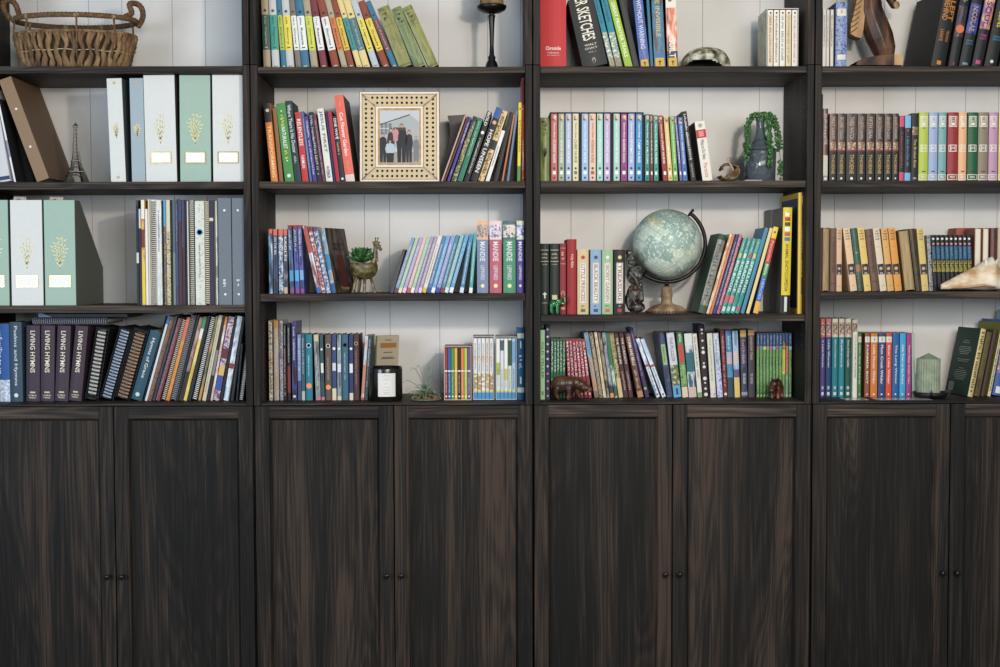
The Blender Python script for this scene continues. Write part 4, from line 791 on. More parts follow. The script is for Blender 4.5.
tops = ['c04a5a','3f8fd0','d8c030','b08a60','c04aa0','7fa0c8','c04060','3f8fc8',None,None,'7fb0d0']
for k in range(11):
    mk = [('b',.80,1,'1f3c78'),('b',.745,.79,tops[k] or '8fb06a'),('s',.08,.6,'9fc48a',.5),('o',.03,'b9d4a4',.3)]
    if k == 8: mk += [('b',.36,.87,'d8cc28'),('s',.4,.8,'6a7a20',.4)]
    if k == 9: mk += [('b',.36,.86,'c42a40'),('s',.4,.8,'e8c0c4',.5),('b',.0,.34,'6aa080')]
    if k not in (8, 9): mk += [('s',.82,.97,'a9bcd8',.4)]
    lk = 'slim green book with navy head' if k not in (8, 9) else ('slim green book with long yellow band' if k == 8 else 'slim green book with long red band')
    book(2,3, 756.6+k*3.2, 759.5+k*3.2, 333.2, ('z','3f7a34','5a9048','2f6428'), lk, kind='p', d=.13, mk=mk, group='slim green numbered readers')
# ------------------------------------------------------------------ rightmost bookcase
for a, b, yt, w, c in ((822.6,826,9.2,'cyan','4a90a8'),(826.3,829.3,9.6,'orange','c98a6a'),(830.2,833.4,9.6,'black and pink','4a3a44')):
    book(3,0, a, b, yt, 'd4d0c8', 'thin white book with %s title' % w, kind='p', d=.15, mk=(('s',.35,.9,c,.5),), group='thin white books')
book(3,0, 835.4, 847, 2.2, ('a','5a74ac','8a9cc4','40568c'), 'thick blue mottled book with two cream labels', kind='h', d=.16, mk=(('p',.79,.9,'d8d0c0',.8),('p',.13,.205,'d8d0c0',.75),('s',.81,.88,'8a8478',.2)))
L = [(930,944.8,-12,946,'17181a','deep black novel with orange capitals',(('t',.60,.86,'c4782e','LEFT',.36,.22),('t',.60,.86,'c4782e','BEHIND',.36,-.2),('t',.33,.48,'b06c2c','TIM JENKINS',.26,.2),('t',.33,.48,'b06c2c','LAHAYE',.26,-.2),('p',.03,.08,'c47a28',.3))),
 (947.6,957,-10,961.6,'1a1a1d','black novel with an orange crescent',(('b',.40,.80,('z','4a3a4a','2a2430','6a5060')),('o',.5,'d0683c',.46),('s',.84,.97,'8a8a88',.5),('p',.03,.07,'8a2440',.2))),
 (958.2,969,-10,973.6,'1a1b1e','black novel with indigo picture band',(('b',.44,.83,('z','2c2c78','3a44a0','20205a')),('t',.47,.8,'b09a78','NICOLAE',.5),('x',.33,.36,'3a7a9c','LAHAYE',.6),('x',.29,.32,'3a7a9c','JENKINS',.6),('p',.03,.06,'5a8a9c',.5))),
 (971,981.6,-10,986.6,'19191c','black novel with sunset picture band',(('b',.50,.90,('z','d0803c','6a3a8a','e0a878')),('t',.53,.86,'4a2a6a','SOUL',.5),('x',.40,.43,'a83a80','TIM',.6),('x',.36,.39,'a83a80','LAHAYE',.6),('p',.04,.09,'c03a78',.45))),
 (983.4,996,-10,999.6,'141517','black novel with yellow capitals',(('t',.52,.92,'c4b828','ASSASSINS',.4),('x',.38,.41,'2a7aa4','LAHAYE',.6),('x',.34,.37,'2a7aa4','JENKINS',.6),('o',.07,'c9ccd0',.14))),
 (998.4,1009,-8,1015,'16171a','black novel at the right picture edge',())]
for a, b, yt, xt, c, lk, mk in L: book(3,0, a, b, yt, c, lk, xt=xt, kind='h', mk=mk, d=.22, yaw=.10 if a < 935 else 0, group='black end-time novels')
# second shelf
book(3,1, 820.2, 822.6, 94, '141414', 'tall thin black book against the left panel', kind='p', d=.13)
book(3,1, 823, 827.8, 108.6, ('z','6a4030','3a2620','8a5a40'), 'brown and cream novel with white script', kind='p', d=.13, mk=(('b',0,.36,'c4c4b0'),('s',.5,.92,'d8cfc4',.5),('b',0,.08,'7a9aa4'),('o',.04,'e0e4e0',.3)))
th = [(829.2,836.6,('z','7a3a30','4a2a24','5a4034'),'FIRST LIGHT'),(837.2,845.4,None,'SECOND TOUCH'),(846.2,856.8,None,'THIRD WATCH'),(857.2,865.2,None,'FOURTH DAWN'),(866,874.4,None,'FIFTH SEAL'),(875.2,883.2,None,'SIXTH COVENANT'),(884,891.6,None,'SEVENTH DAY'),(892.2,898.4,None,'EIGHTH SHEPHERD')]
for k, (a, b, c, tt) in enumerate(th):
    book(3,1, a, b, 113.5, '1b1c1e', 'black and umber historical novel with gold author name', kind='p', d=.14, group='black and umber historical novels', mk=(('b',.47,1,c or ('z','3c2a22','2a201c','54392c')),('p',.47,.58,('a','c98a5a','3a2a22','e0b890'),.8),('b',.445,.465,'7a3034'),('t',.62,.95,'b0a090',tt,.42),('t',.11,.40,'b8944a','THOENE',.42),('o',.045,'d8d8d4',.14)))
book(3,1, 899, 904, 115.6, '191a1e', 'slim black book with pink ends', kind='p', d=.12, mk=(('b',.83,1,'c84468'),('b',0,.14,'c84468'),('s',.18,.75,'a84858',.4)))
book(3,1, 904.4, 910.6, 115.4, '1a1d24', 'slim black book with light blue ends', kind='p', d=.12, mk=(('b',.81,1,'6aa8d4'),('b',0,.13,'6aa8d4'),('s',.2,.68,'4a90c4',.4),('o',.77,'b83a40',.18)))
book(3,1, 911.2, 918, 113.2, '17181a', 'black book with gold serif title', kind='p', d=.13, mk=(('p',.68,.8,('a','c9a070','4a3a2a','8a6a4a'),.8),('t',.2,.62,'c0a060','The Broken Bow',.4),('p',.03,.06,'8a8a80',.5)))
for a, b, c, w in ((918.4,927.8,'a9bc3c','lime'),(928.2,937.2,'8fa4cc','pale blue'),(937.8,946,'6fa0a4','aqua'),(947,957.4,'98262c','red'),(958,966.2,'dfa878','peach'),(967,977,'155a34','dark green'),(977.6,987.6,'857564','taupe'),(988.2,997.2,'b487a8','mauve'),(998,1007,'c9b45c','mustard')):
    book(3,1, a, b, 112.4, c, '%s classic with cream title boxes' % w, kind='h', d=.14, group='classics with cream title boxes', mk=(('p',.79,.945,'dcd8c8',.8),('p',.80,.935,c,.7),('x',.895,.92,'e8e6da','LITTLE',.56),('x',.86,.885,'e8e6da','GREAT',.5),('p',.81,.85,'dcd8c8',.5),('p',.765,.775,'3a3a30' if w not in ('dark green','red','taupe') else '24201c',.3),
         ('p',.43,.53,'dcd8c8',.8),('p',.44,.52,c,.7),('x',.46,.5,'e8e6da','JO',.4),('p',.135,.15,'33302a',.4),('b',.02,.10,'d8d4c4'),('p',.03,.09,c,.85),('x',.045,.075,'e8e6da','PRESS',.5)))
# third shelf
book(3,2, 820.2, 821.8, 228, '3c2618', 'thin dark brown cover against the panel', kind='p', d=.12)
book(3,2, 822.2, 829, 227.6, '7a6448', 'old book shelved spine inwards with tan page edges', kind='v', pg='old', d=.12)
def bobb(a, b, yt, xt, c, lk, old=True):
    book(3,2, a, b, yt, c, lk, xt=xt, kind='p', d=.12, pg='old', group='old books with a portrait near the foot', mk=(('p',.265,.43,'1f2428',.92),('o',.36,'c49a84',.26),('p',.27,.30,'9a8a84',.5),('x',.945,.965,'4a4038','THE',.5),('x',.90,.925,'4a4038','TWINS',.66),('x',.86,.88,'4a4038','AT THE',.6),('x',.815,.84,'4a4038','SHORE',.6),('p',.70,.705,'8a6a4a',.5),('p',.08,.09,'8a6a4a',.3)))
book(3,2, 829.6, 836, 228.2, '6e5140', 'brown cloth book left of the portrait row', kind='h', d=.12, pg='old', side='5c4434', mk=(('t',.3,.8,'3a2a20','THE OUTDOOR GIRLS',.34),('p',.84,.85,'3a2a20',.7),('p',.12,.13,'3a2a20',.8)))
bobb(836.4, 841.8, 227.8, 836.6, 'cfa884', 'old tan book with a portrait, upright')
bobb(850.4, 857.4, 227.6, 842.8, 'd8b48c', 'old peach book with a portrait, leaning by the dark gap')
book(3,2, 857.8, 863.8, 227.8, ('z','1f5448','2a6450','4a5a48'), 'dark green cloth book among the portrait row', xt=850.6, kind='h', d=.12, pg='old', mk=(('p',.31,.42,'a06a4c',.8),('b',0,.25,('a','3c5040','2a4438','5a5a4a')),('p',.6,.62,'b0944a',.4)))
bobb(864.4, 871.4, 227.6, 857.2, 'd8b45c', 'old yellow book with a portrait')
book(3,2, 872, 879.6, 228.8, '6a4c40', 'brown cloth book right of the yellow one', xt=865, kind='h', d=.12, pg='old', mk=(('t',.3,.82,'33241e','THE OUTDOOR GIRLS',.34),('p',.88,.89,'33241e',.7),('p',.15,.16,'33241e',.7)))
bobb(880.2, 887, 227.8, 872.6, 'cfc0a4', 'old pale cream book with a portrait')
bobb(887.6, 894.2, 228, 880.8, 'd09c54', 'old ochre book with a portrait')
bobb(895, 902.2, 227.6, 888, 'd88c34', 'old orange book with a portrait')
book(3,2, 905, 915, 229.6, '8a6c4a', 'old book shelved with its worn tan edges outwards', xt=898.2, kind='v', pg='old', d=.12)
bobb(922, 928.8, 228, 916.6, 'c9b060', 'old straw-yellow book with a portrait')
book(3,2, 916, 921.6, 228.4, ('z','3c3220','4a3e24','2a2418'), 'dark brown cloth book beside the straw-yellow one', xt=908.6, kind='h', d=.12, pg='old')
book(3,2, 929.4, 933.2, 235.4, ('a','3a4a7a','b0b4b8','1f2a4a'), 'slim speckled blue book beside the navy series', xt=926.6, kind='p', d=.11, Y=.115)
for k in range(9):
    x = 933.8+k*4.35
    book(3,2, x, x+4.0, 234.8, '15181d', 'slim black mystery with blue and yellow title', xt=x-2.8+k*.15, kind='p', d=.11, Y=.115, group='slim black mysteries behind the shell', mk=(('o',.93,'dcdcd8',.32),('o',.84,'c98a94',.32),('b',.56,.80,'24587c'),('s',.58,.78,'6aa0c4',.4),('b',.34,.54,('a','2a2a1c','a89a30','15181d')),('s',.1,.3,'5a6470',.3)))
book(3,2, 955.4, 972.4, 228, 'a4422c', 'rust red book behind the black mysteries', kind='h', d=.08, Y=.245)
for a, b in ((973.6,980.8),(981.6,988.4)): book(3,2, a, b, 228, '8a4a40', 'red-edged book shelved with white pages outwards', kind='v', d=.085, Y=.13, group='books with white pages outwards')
book(3,2, 989.6, 996, 228, ('a','4a4038','6a2a26','38342c'), 'dark worn book behind the shell spikes', kind='h', d=.13, Y=.13)
book(3,2, 996.8, 1004, 227.6, 'b4a68a', 'beige book at the right picture edge', kind='h', d=.13, Y=.13)
# bottom shelf
POR = ('a','d8a890','2a2024','e0c8b4')
for a, b, c, w, tt, hd in ((820,824.8,'4c3c84','purple','A Little Princess','c85a40'),(825.4,831,'1c447c','navy blue','Little Women','b8707c'),(831.6,837.6,'17808c','teal','Rebecca of Sunnybrook Farm','cfcab0'),(838.2,844,'2486a0','turquoise','Rebecca','c9c4b4'),(844.6,850.8,'1a5a48','forest green','Anne of Green Gables','c9c4b4')):
    book(3,3, a, b, 318.6, c, '%s classic with a portrait head' % w, kind='h', d=.13, group='classics with portraits on their spines', mk=(('b',.765,1,hd),('p',.79,.95,POR,.8),('t',.38,.73,'d8dce0',tt,.34),('p',.10,.14,'b0b8c0',.4),('p',.025,.065,'d8dade',.45)))
book(3,3, 851.4, 857.2, 331.6, 'd6d4c8', 'white hardback beside the portrait classics', kind='h', d=.10, Y=.13, mk=(('t',.3,.94,'7a7c78','LITTLE PILGRIMS PROGRESS',.34),))
book(3,3, 851.6, 857.2, 319.6, '1d4a52', 'dark teal classic with a portrait head rising behind the white one', kind='h', d=.09, Y=.237, mk=(('b',.75,1,'c9c4b4'),('p',.79,.95,POR,.8)))
lw = [(857.6,861,'2c8038','green','On the Prairie','1'),(861.6,869.4,'8c4a30','brown','FARMER BOY','3'),(870.2,877.2,'cf6a20','orange','Little House Wilder','4'),(878,885,'1f3f7c','navy','Plum Creek Wilder','5'),(885.6,891.4,'d84024','red-orange','Silver Lake Wilder','6'),(892,898.8,'12589c','royal blue','The Long Winter',None),(899.4,905.4,'2a9cd4','bright sky blue','Little Town on the Prairie',None),(906,911,'a02c80','magenta','These Happy Golden Years',None)]
for a, b, c, w, tt, n in lw:
    mk = (('t',.2,.82,'e0dcd4',tt,.38),('p',.03,.055,'e4e2dc',.2))
    if n: mk += (('b',.86,.95,'d4d0c0'),('x',.885,.93,'4a4a44',n,.16))
    book(3,3, a, b, 333.4, c, '%s pioneer story paperback' % w, kind='p', d=.13, group='pioneer story paperbacks', mk=mk)
book(3,3, 911.6, 915.4, 333.4, '8fae9a', 'pale green book left of the pillar candle', kind='p', d=.13, xt=911)
# books leaning at the right edge
book(3,3, 973.6, 979.2, 331.6, ('z','5c5434','6a5c38','4a4428'), 'thin olive-brown book behind the dark green one', xt=987.6, kind='p', Y=.15, d=.12, yaw=.14)
gb = book(3,3, 967, 972.8, 328.4, 'c4b070', 'dark green book with a gilt spine leaning right', xt=981.8, kind='h', side='17352c', d=.15, Y=.125, yaw=.15, mk=(('s',.05,.95,'3a3420',.6),))
q_ = MB()
for z_, ln_ in ((.185,.03),(.178,.045),(.163,.07),(.157,.075),(.151,.078),(.145,.06),(.139,.05),(.12,.08),(.114,.06),(.09,.03),(.082,.06),(.076,.075),(.07,.08),(.064,.075),(.058,.07),(.052,.05)):
    y_ = .075-ln_/2
    while y_ < .075+ln_/2:
        q_.add([(-.0005, y_, z_), (-.0005, y_+.006, z_), (-.0005, y_+.006, z_+.0016), (-.0005, y_, z_+.0016)], [(0,1,2,3)], mat('a9b4a8')); y_ += .008
q_.build('back_cover_print', gb)
q_ = MB(); q_.add([(-.0005, .105, .012), (-.0005, .135, .012), (-.0005, .135, .04), (-.0005, .105, .04)], [(0,1,2,3)], mat('a8aca8'))
for k in range(9): q_.add([(-.0007, .108+k*.0028, .014), (-.0007, .1094+k*.0028, .014), (-.0007, .1094+k*.0028, .038), (-.0007, .108+k*.0028, .038)], [(0,1,2,3)], mat('20302c'))
q_.build('barcode', gb)
book(3,3, 980.6, 984.2, 329.6, '4d3a34', 'brown book leaning beside the olive one', xt=994.6, kind='p', Y=.15, d=.12, yaw=.14)
book(3,3, 987, 990.4, 322.4, 'd0c4a0', 'cream-spined book with olive cover', xt=1002.6, kind='p', side='6e6c24', Y=.15, d=.15, yaw=.14, mk=(('s',.05,.9,'3a3a3c',.6),))
book(3,3, 991.6, 1003, 320, '3a5a9c', 'blue hardback with a picture cover leaning right', xt=1007, kind='h', Y=.15, d=.16, yaw=.14, mk=(('b',.3,.75,('a','d0c4a0','a8403a','4a6aa4')),('p',.03,.12,'d8d8d8',.6)))
book(3,3, 1004.6, 1012, 310.6, '8fb0c4', 'pale blue wire-bound book at the right picture edge', xt=1022, kind='p', Y=.15, d=.15, yaw=.14)
# ------------------------------------------------------------------ ornaments
def px(Y): return (DIST+Y)/1306.0 * 1.0007           # metres per pixel at depth Y
def stand(name, u, Y, U, R, rz=0.0, dz=0.0):
    return empty(name, (W(u, [66,181,300,399][R], Y)[0], Y, shelf_z(U, R)+.0003+dz), (0, 0, rz))
def blob(name, balls, m, parent, voxel=.0016, smooth=6, tubes=()):
    """one continuous carved body: overlapping masses fused by a voxel remesh"""
    mb = MB()
    for c, r, s in balls: mb.ball(c, r, m, 16, s)
    for pts, rad in tubes:
        mb.tube(pts, rad, m, 10)
        mb.ball(pts[-1], rad[-1] if isinstance(rad, (list, tuple)) else rad, m, 10); mb.ball(pts[0], rad[0] if isinstance(rad, (list, tuple)) else rad, m, 10)
    o = mb.build(name, parent)
    r = o.modifiers.new('remesh', 'REMESH'); r.mode = 'VOXEL'; r.voxel_size = voxel; r.use_smooth_shade = True
    s = o.modifiers.new('smooth', 'SMOOTH'); s.iterations = smooth; s.factor = .5
    return o
def curve(pts, n=16):
    """Catmull-Rom through the points"""
    P = [Vector(p) for p in pts]; P = [P[0]*2-P[1]]+P+[P[-1]*2-P[-2]]; out = []
    for i in range(1, len(P)-2):
        for k in range(n):
            t = k/n; a, b, c, d = P[i-1], P[i], P[i+1], P[i+2]
            out.append(.5*((2*b)+(c-a)*t+(2*a-5*b+4*c-d)*t*t+(3*b-a-3*c+d)*t**3))
    out.append(P[-2]); return out
# -- wicker basket
s = px(.15); WICK = art(['4a3420', '7a5a38', '9c7c52'], 40, (1, 1, .3), rough=.75, bump=.4); WICK2 = art(['3f2c1b', '6a4a2c', '8a6840'], 220, rough=.8, bump=.5)
t = stand('wicker_basket', 76, .15, 0, 0)
tag(t, 'brown wicker basket with rope rim and two looped handles on the top shelf', 'basket')
rx1, rx0, ry1, ry0 = 59*s, 50*s, .115, .10
hb = W(76, 31, .05)[1]-t.location.z; hr = W(76, 14, .05)[1]-t.location.z
mb = MB(); rnd = random.Random(4); N = 44
for k in range(N):
    a0 = 2*PI*k/N
    for sg in (0, 1):
        pts = []
        for j in range(9):
            f = j/8; a = a0+(.06*(f-.5))*(1 if sg else -1)+.03*math.sin(f*9+k); w = 1+.012*(1 if (j+k+sg) % 2 else -1)
            rx, ry = rx0+(rx1-rx0)*f, ry0+(ry1-ry0)*f
            pts.append((math.cos(a)*rx*w, math.sin(a)*ry*w, .004+f*(hb-.008)))
        mb.tube(pts, [.0068+.0016*math.sin(k*2.1+sg+j) for j in range(9)], WICK, 6)
mb.lathe([(1, 0), (1.0, .001)], WICK2, 32, (0,0,.001), False, sx=rx0*.97, sy=ry0*.97)
mb.build('basket_body', t)
inn = MB(); inn.lathe([(.93*rx0/rx1, .003), (.965, hb-.004)], mat('38281a', .9), 40, (0,0,0), True, sx=rx1, sy=ry1, cap=False); inn.build('lining', t)
st = MB(); st.tube([(math.cos(2*PI*k/60)*(rx0+(rx1-rx0)*.45)*1.035, math.sin(2*PI*k/60)*(ry0+(ry1-ry0)*.45)*1.035, hb*.5+.002*math.sin(k*1.3)) for k in range(60)], .0011, mat('d8c8a0', .7), 5, closed=True); st.build('pale_strand', t)
def rope(mb, pts, r, m, turns, closed=False, n=2):
    for q in range(n):
        out = []; N = len(pts)
        for i, p in enumerate(pts):
            tt = (pts[(i+1)%N]-pts[i-1]) if closed else (pts[min(i+1,N-1)]-pts[max(i-1,0)])
            tt.normalize(); u = Vector((0,0,1)) if abs(tt.z) < .8 else Vector((0,1,0)); v = tt.cross(u).normalized(); u = v.cross(tt)
            a = 2*PI*turns*i/N+2*PI*q/n; out.append(p+(u*math.cos(a)+v*math.sin(a))*r*.55)
        mb.tube(out, r*.62, m, 6, closed=closed)
rim = MB(); rope(rim, [Vector((math.cos(2*PI*k/240)*(rx1+.001), math.sin(2*PI*k/240)*(ry1-.0), hr-.004)) for k in range(240)], .0082, WICK2, 34, True, 3); rim.build('rope_rim', t)
r3_ = MB(); rope(r3_, [Vector((math.cos(2*PI*k/160)*rx1, math.sin(2*PI*k/160)*ry1, hb)) for k in range(160)], .005, WICK, 30, True, 3); r3_.build('body_edge', t)
for a in (-2.78, -2.28, -1.37, -.72, .5, 1.3, 1.9, 2.6):
    q = MB(); c, sn = math.cos(a), math.sin(a)
    q.tube([(c*(rx0+(rx1-rx0)*.3)*1.04, sn*(ry0+(ry1-ry0)*.3)*1.05, hb*.3), (c*rx1*1.02, sn*ry1*1.03, hb), (c*rx1, sn*ry1, hr)], .0036, WICK2, 6)
    q.tube([(c*(rx1+.001)-sn*.008, sn*ry1+c*.008, hr-.004), (c*(rx1+.001)+sn*.008, sn*ry1-c*.008, hr-.004)], .0085, mat('9a845e', .8), 8)
    q.build('upright_stick', t)
for sx_, pts in ((-1, [(13,20),(7.5,14.5),(4.6,8),(6,2),(10.5,.5),(14.5,4.5),(16,13)]), (1, [(127,19),(132.5,14),(131,8),(131,4.4),(136,3.2),(140.8,8),(140.4,16),(135.6,25)])):
    P = [Vector((W(u, v, .15)[0]-t.location.x, (.03 if i > 3 else -.03)*(1 if i in (0,6,7) else .4), W(u, v, .15)[1]-t.location.z)) for i, (u, v) in enumerate(pts)]
    q = MB(); rope(q, curve(P, 14), .0085, WICK2, 12, False, 3); q.build('rope_handle', t)
# -- small iron tower
t = stand('tower_figurine', 76.6, .09, 0, 1, .42); s = px(.09); H = W(76, 122.4, .09)[1]-t.location.z
tag(t, 'small bronze lattice tower model with four arched legs beside the brown binder', 'figurine')
BR = art(['16150f', '2c2a19', '504a2e'], 150, rough=.4, spec=.6); 
def fw(f):
    T = ((0, 11.6), (.08, 9.6), (.19, 7.2), (.27, 5.2), (.36, 4.1), (.5, 3.0), (.7, 2.3), (.92, 1.6), (1.1, 1.5))
    for (a, b), (c, d) in zip(T[:-1], T[1:]):
        if a <= f <= c: return (b+(d-b)*(f-a)/(c-a))*px(.09)
lv = MB()
ns = 14
for sx_ in (-1, 1):
    for sy_ in (-1, 1):
        for k in range(ns):
            f0, f1 = k/ns*.92, (k+1)/ns*.92; w0, w1 = fw(f0), fw(f1); kq = .5 if f0 < .33 else .62; q0, q1 = w0*kq*(1 if f0 < .33 else 1.1), w1*kq*(1 if f0 < .33 else 1.1)
            c0 = (sx_*(w0-q0/2), sy_*(w0-q0/2)); c1 = (sx_*(w1-q1/2), sy_*(w1-q1/2))
            vs = [(c0[0]+a*q0/2, c0[1]+b*q0/2, H*f0) for a, b in ((-1,-1),(1,-1),(1,1),(-1,1))]+[(c1[0]+a*q1/2, c1[1]+b*q1/2, H*f1) for a, b in ((-1,-1),(1,-1),(1,1),(-1,1))]
            lv.add(vs, [(0,3,2,1),(4,5,6,7),(0,1,5,4),(1,2,6,5),(2,3,7,6),(3,0,4,7)], BR)
lv.build('lattice_legs', t)
xb_ = MB()
for k in range(4, 15):
    f0, f1 = .24+(k-4)*.06, .24+(k-3)*.06
    if f1 > .92: break
    for a, b in (((-1,-1),(1,-1)),((1,-1),(1,1)),((1,1),(-1,1)),((-1,1),(-1,-1))):
        w0, w1 = fw(f0)-.0008, fw(f1)-.0008
        xb_.tube([(a[0]*w0, a[1]*w0, H*f0), (b[0]*w1, b[1]*w1, H*f1)], .0009, BR, 4); xb_.tube([(b[0]*w0, b[1]*w0, H*f0), (a[0]*w1, a[1]*w1, H*f1)], .0006, BR, 4)
xb_.build('cross_bracing', t)
for f, e in ((.19, .003), (.37, .002), (.93, .0035)):
    q = MB(); w = fw(f)+e; q.box(-w, -w, H*f-.0016, w, w, H*f+.0016, BR, .0005); q.build('platform', t)
for k in range(4):
    q = MB(); rr = fw(0)*.62; P = [(math.cos(PI*j/10)*rr, -fw(.1)*.99+0, math.sin(PI*j/10)*H*.15) for j in range(11)]
    R_ = Matrix.Rotation(k*PI/2, 4, 'Z'); q.tube([R_@Vector(p) for p in P], .0014, BR, 5); q.build('arch', t)
q = MB(); q.lathe([(.006, H*.93), (.0075, H*.95), (.0055, H*.965), (.003, H*.975), (.0015, H*.985), (.001, H)], BR, 10); q.build('spire', t)
# -- candlestick
t = stand('candlestick', 491.8, .13, 1, 0); s = px(.13); z = lambda y: W(491, y, .13)[1]-t.location.z
tag(t, 'tall black turned candlestick with a wide cup on the top shelf', 'candlestick')
BK = mat('0c0c0d', .35); q = MB()
q.lathe([(7*s, 0), (7.2*s, .004), (5.4*s, z(63)), (3.4*s, z(60)), (3.9*s, z(57.5)), (2.4*s, z(55)), (2.0*s, z(45)), (2.4*s, z(30)), (3.1*s, z(18)), (3.8*s, z(16)), (2.6*s, z(14.5)), (3.0*s, z(13.6)), (9*s, z(12.4)), (13.5*s, z(10)), (14.6*s, z(7.6)), (14.6*s, z(6)), (12.6*s, z(5.6)), (12*s, z(6.4))], BK, 32)
q.build('stem', t)
c = stand('pillar_candle', 491.8, .13, 1, 0, dz=z(6)); tag(c, 'golden brown candle standing in the tall black candlestick', 'candle')
q = MB(); q.lathe([(11.8*s, 0), (11.8*s, .085), (10.5*s, .088), (0.5*s, .084)], art(['6a5232', '8c7248', 'a58c5c'], 30, rough=.5), 28); q.build('wax', c)
q = MB(); q.tube([(0,0,.083), (.001,0,.09), (.002,0,.096)], .001, mat('1a1612'), 6); q.build('wick', c)
# -- woven picture frame
Yf = .075; x0_, x1_ = W(359.2, 136, Yf)[0], W(439.6, 136, Yf)[0]; t = empty('picture_frame', ((x0_+x1_)/2, Yf, SH[1][1]+.0014), (-.05, 0, 0))
tag(t, 'pale wooden picture frame with woven cane border holding a family photograph', 'picture frame')
w, h = (x1_-x0_)/2, W(400, 91.2, Yf)[1]-SH[1][1]
FR = art(['8f705a', 'b39076', 'cdb29c'], 40, (1, 1, 1), rough=.6); CN = art(['b09a6c', 'cdb78c', 'dccca8'], 500, rough=.7); IV = mat('eadfce', .6); HOL = mat('171310', .9)
def ring(mb, a0, b0, a1, b1, y0, y1, m, cz):
    """rectangular ring between half sizes (a0,b0) outer and (a1,b1) inner, y0 outer edge, y1 inner edge"""
    o4 = [(-a0, y0, cz-b0), (a0, y0, cz-b0), (a0, y0, cz+b0), (-a0, y0, cz+b0)]; i4 = [(-a1, y1, cz-b1), (a1, y1, cz-b1), (a1, y1, cz+b1), (-a1, y1, cz+b1)]
    mb.add(o4+i4, [(k, (k+1)%4, (k+1)%4+4, k+4) for k in range(4)], m)
hz = h/2; e = px(Yf)
fb = MB(); fb.box(-w, 0, 0, w, .018, h, FR, .001); fb.build('frame_back', t)
m1 = MB(); ring(m1, w, hz, w-.8*e, hz-.8*e, -.001, -.005, FR, hz); ring(m1, w-.8*e, hz-.8*e, w-2.4*e, hz-2.4*e, -.005, -.005, IV, hz); ring(m1, w-2.4*e, hz-2.4*e, w-3.2*e, hz-3.2*e, -.005, -.002, FR, hz); ring(m1, w, hz, w, hz, -.001, .001, FR, hz); m1.build('outer_moulding', t)
ow, oh = 19.6*e, 26.4*e; iw, ih = ow+4.4*e, oh+4.4*e
cn = MB(); ring(cn, w-3.2*e, hz-3.2*e, iw, ih, -.0021, -.0021, CN, hz)
stp = 4.6*e
for side in (0, 1, 2, 3):
    horiz = side % 2 == 0; L_ = (w if horiz else hz)-3.2*e; D0 = (hz if horiz else w)-3.2*e; D1 = ih if horiz else iw
    n = int(2*L_/stp)
    for j in range(2):
        dd = D1+(D0-D1)*(.27+.46*j)
        lim = dd+(w-hz) if horiz else dd+(hz-w)
        for i in range(n+1):
            p = -L_+(2*L_)*(i/n)
            if abs(p) > (dd-D1+(iw if horiz else ih))-1.6*e: continue
            x, z_ = (p, hz+(dd if side == 0 else -dd)) if horiz else ((dd if side == 1 else -dd), hz+p)
            r = .0042; cn.add([(x+r*math.cos(q_*PI/4+.39), -.0024, z_+r*math.sin(q_*PI/4+.39)) for q_ in range(8)], [tuple(range(8))], HOL)
            cn.box(x-.0006, -.0034, z_-stp*.5, x+.0006, -.0024, z_-stp*.36, CN)
cn.build('cane_panel', t)
for sx_ in (-1, 1):
    for sz_ in (-1, 1):
        q = MB(); q.tube([(sx_*(w-2.4*e), -.004, hz+sz_*(hz-2.4*e)), (sx_*iw, -.005, hz+sz_*ih)], .0028, FR, 6)
        q.tube([(sx_*(w-2.6*e)-sx_*.0042, -.003, hz+sz_*(hz-2.4*e)), (sx_*iw-sx_*.004, -.004, hz+sz_*ih)], .0022, IV, 5); q.build('mitre_strip', t)
m2 = MB(); ring(m2, iw, ih, iw-.8*e, ih-.8*e, -.0022, -.006, FR, hz); ring(m2, iw-.8*e, ih-.8*e, iw-2.4*e, ih-2.4*e, -.006, -.0055, IV, hz); ring(m2, iw-2.4*e, ih-2.4*e, iw-3.1*e, ih-3.1*e, -.0055, -.0045, FR, hz); ring(m2, iw-3.1*e, ih-3.1*e, ow, oh, -.0045, -.001, art(['b08a4c','c9a468','d8b880'], 40), hz); m2.build('inner_moulding', t)
ph = MB()
def quadp(pts, c, off=0.0): ph.add([(-ow+x*2*ow, -.0006-off, hz-oh+y*2*oh) for x, y in pts], [tuple(range(len(pts)))], M_(c))
quadp([(0,0),(1,0),(1,1),(0,1)], 'b9bfc4'); quadp([(0,.0),(1,.0),(1,.22),(0,.22)], '9a9488', .0001)
quadp([(.0,.70),(.38,.80),(.75,.93),(1,.78),(1,.3),(0,.3)], 'a3a9aa', .0002); quadp([(.02,.55),(.3,.55),(.3,.76),(.02,.76)], '6f7a80', .0003); quadp([(.0,.74),(.76,.93),(.75,.905),(0,.72)], '3c4046', .0004)
for xx in (.10, .2): quadp([(xx,.55),(xx+.012,.55),(xx+.012,.76),(xx,.76)], 'c9ced0', .0004)
quadp([(.0,.655),(.3,.655),(.3,.667),(0,.667)], 'c9ced0', .0005)
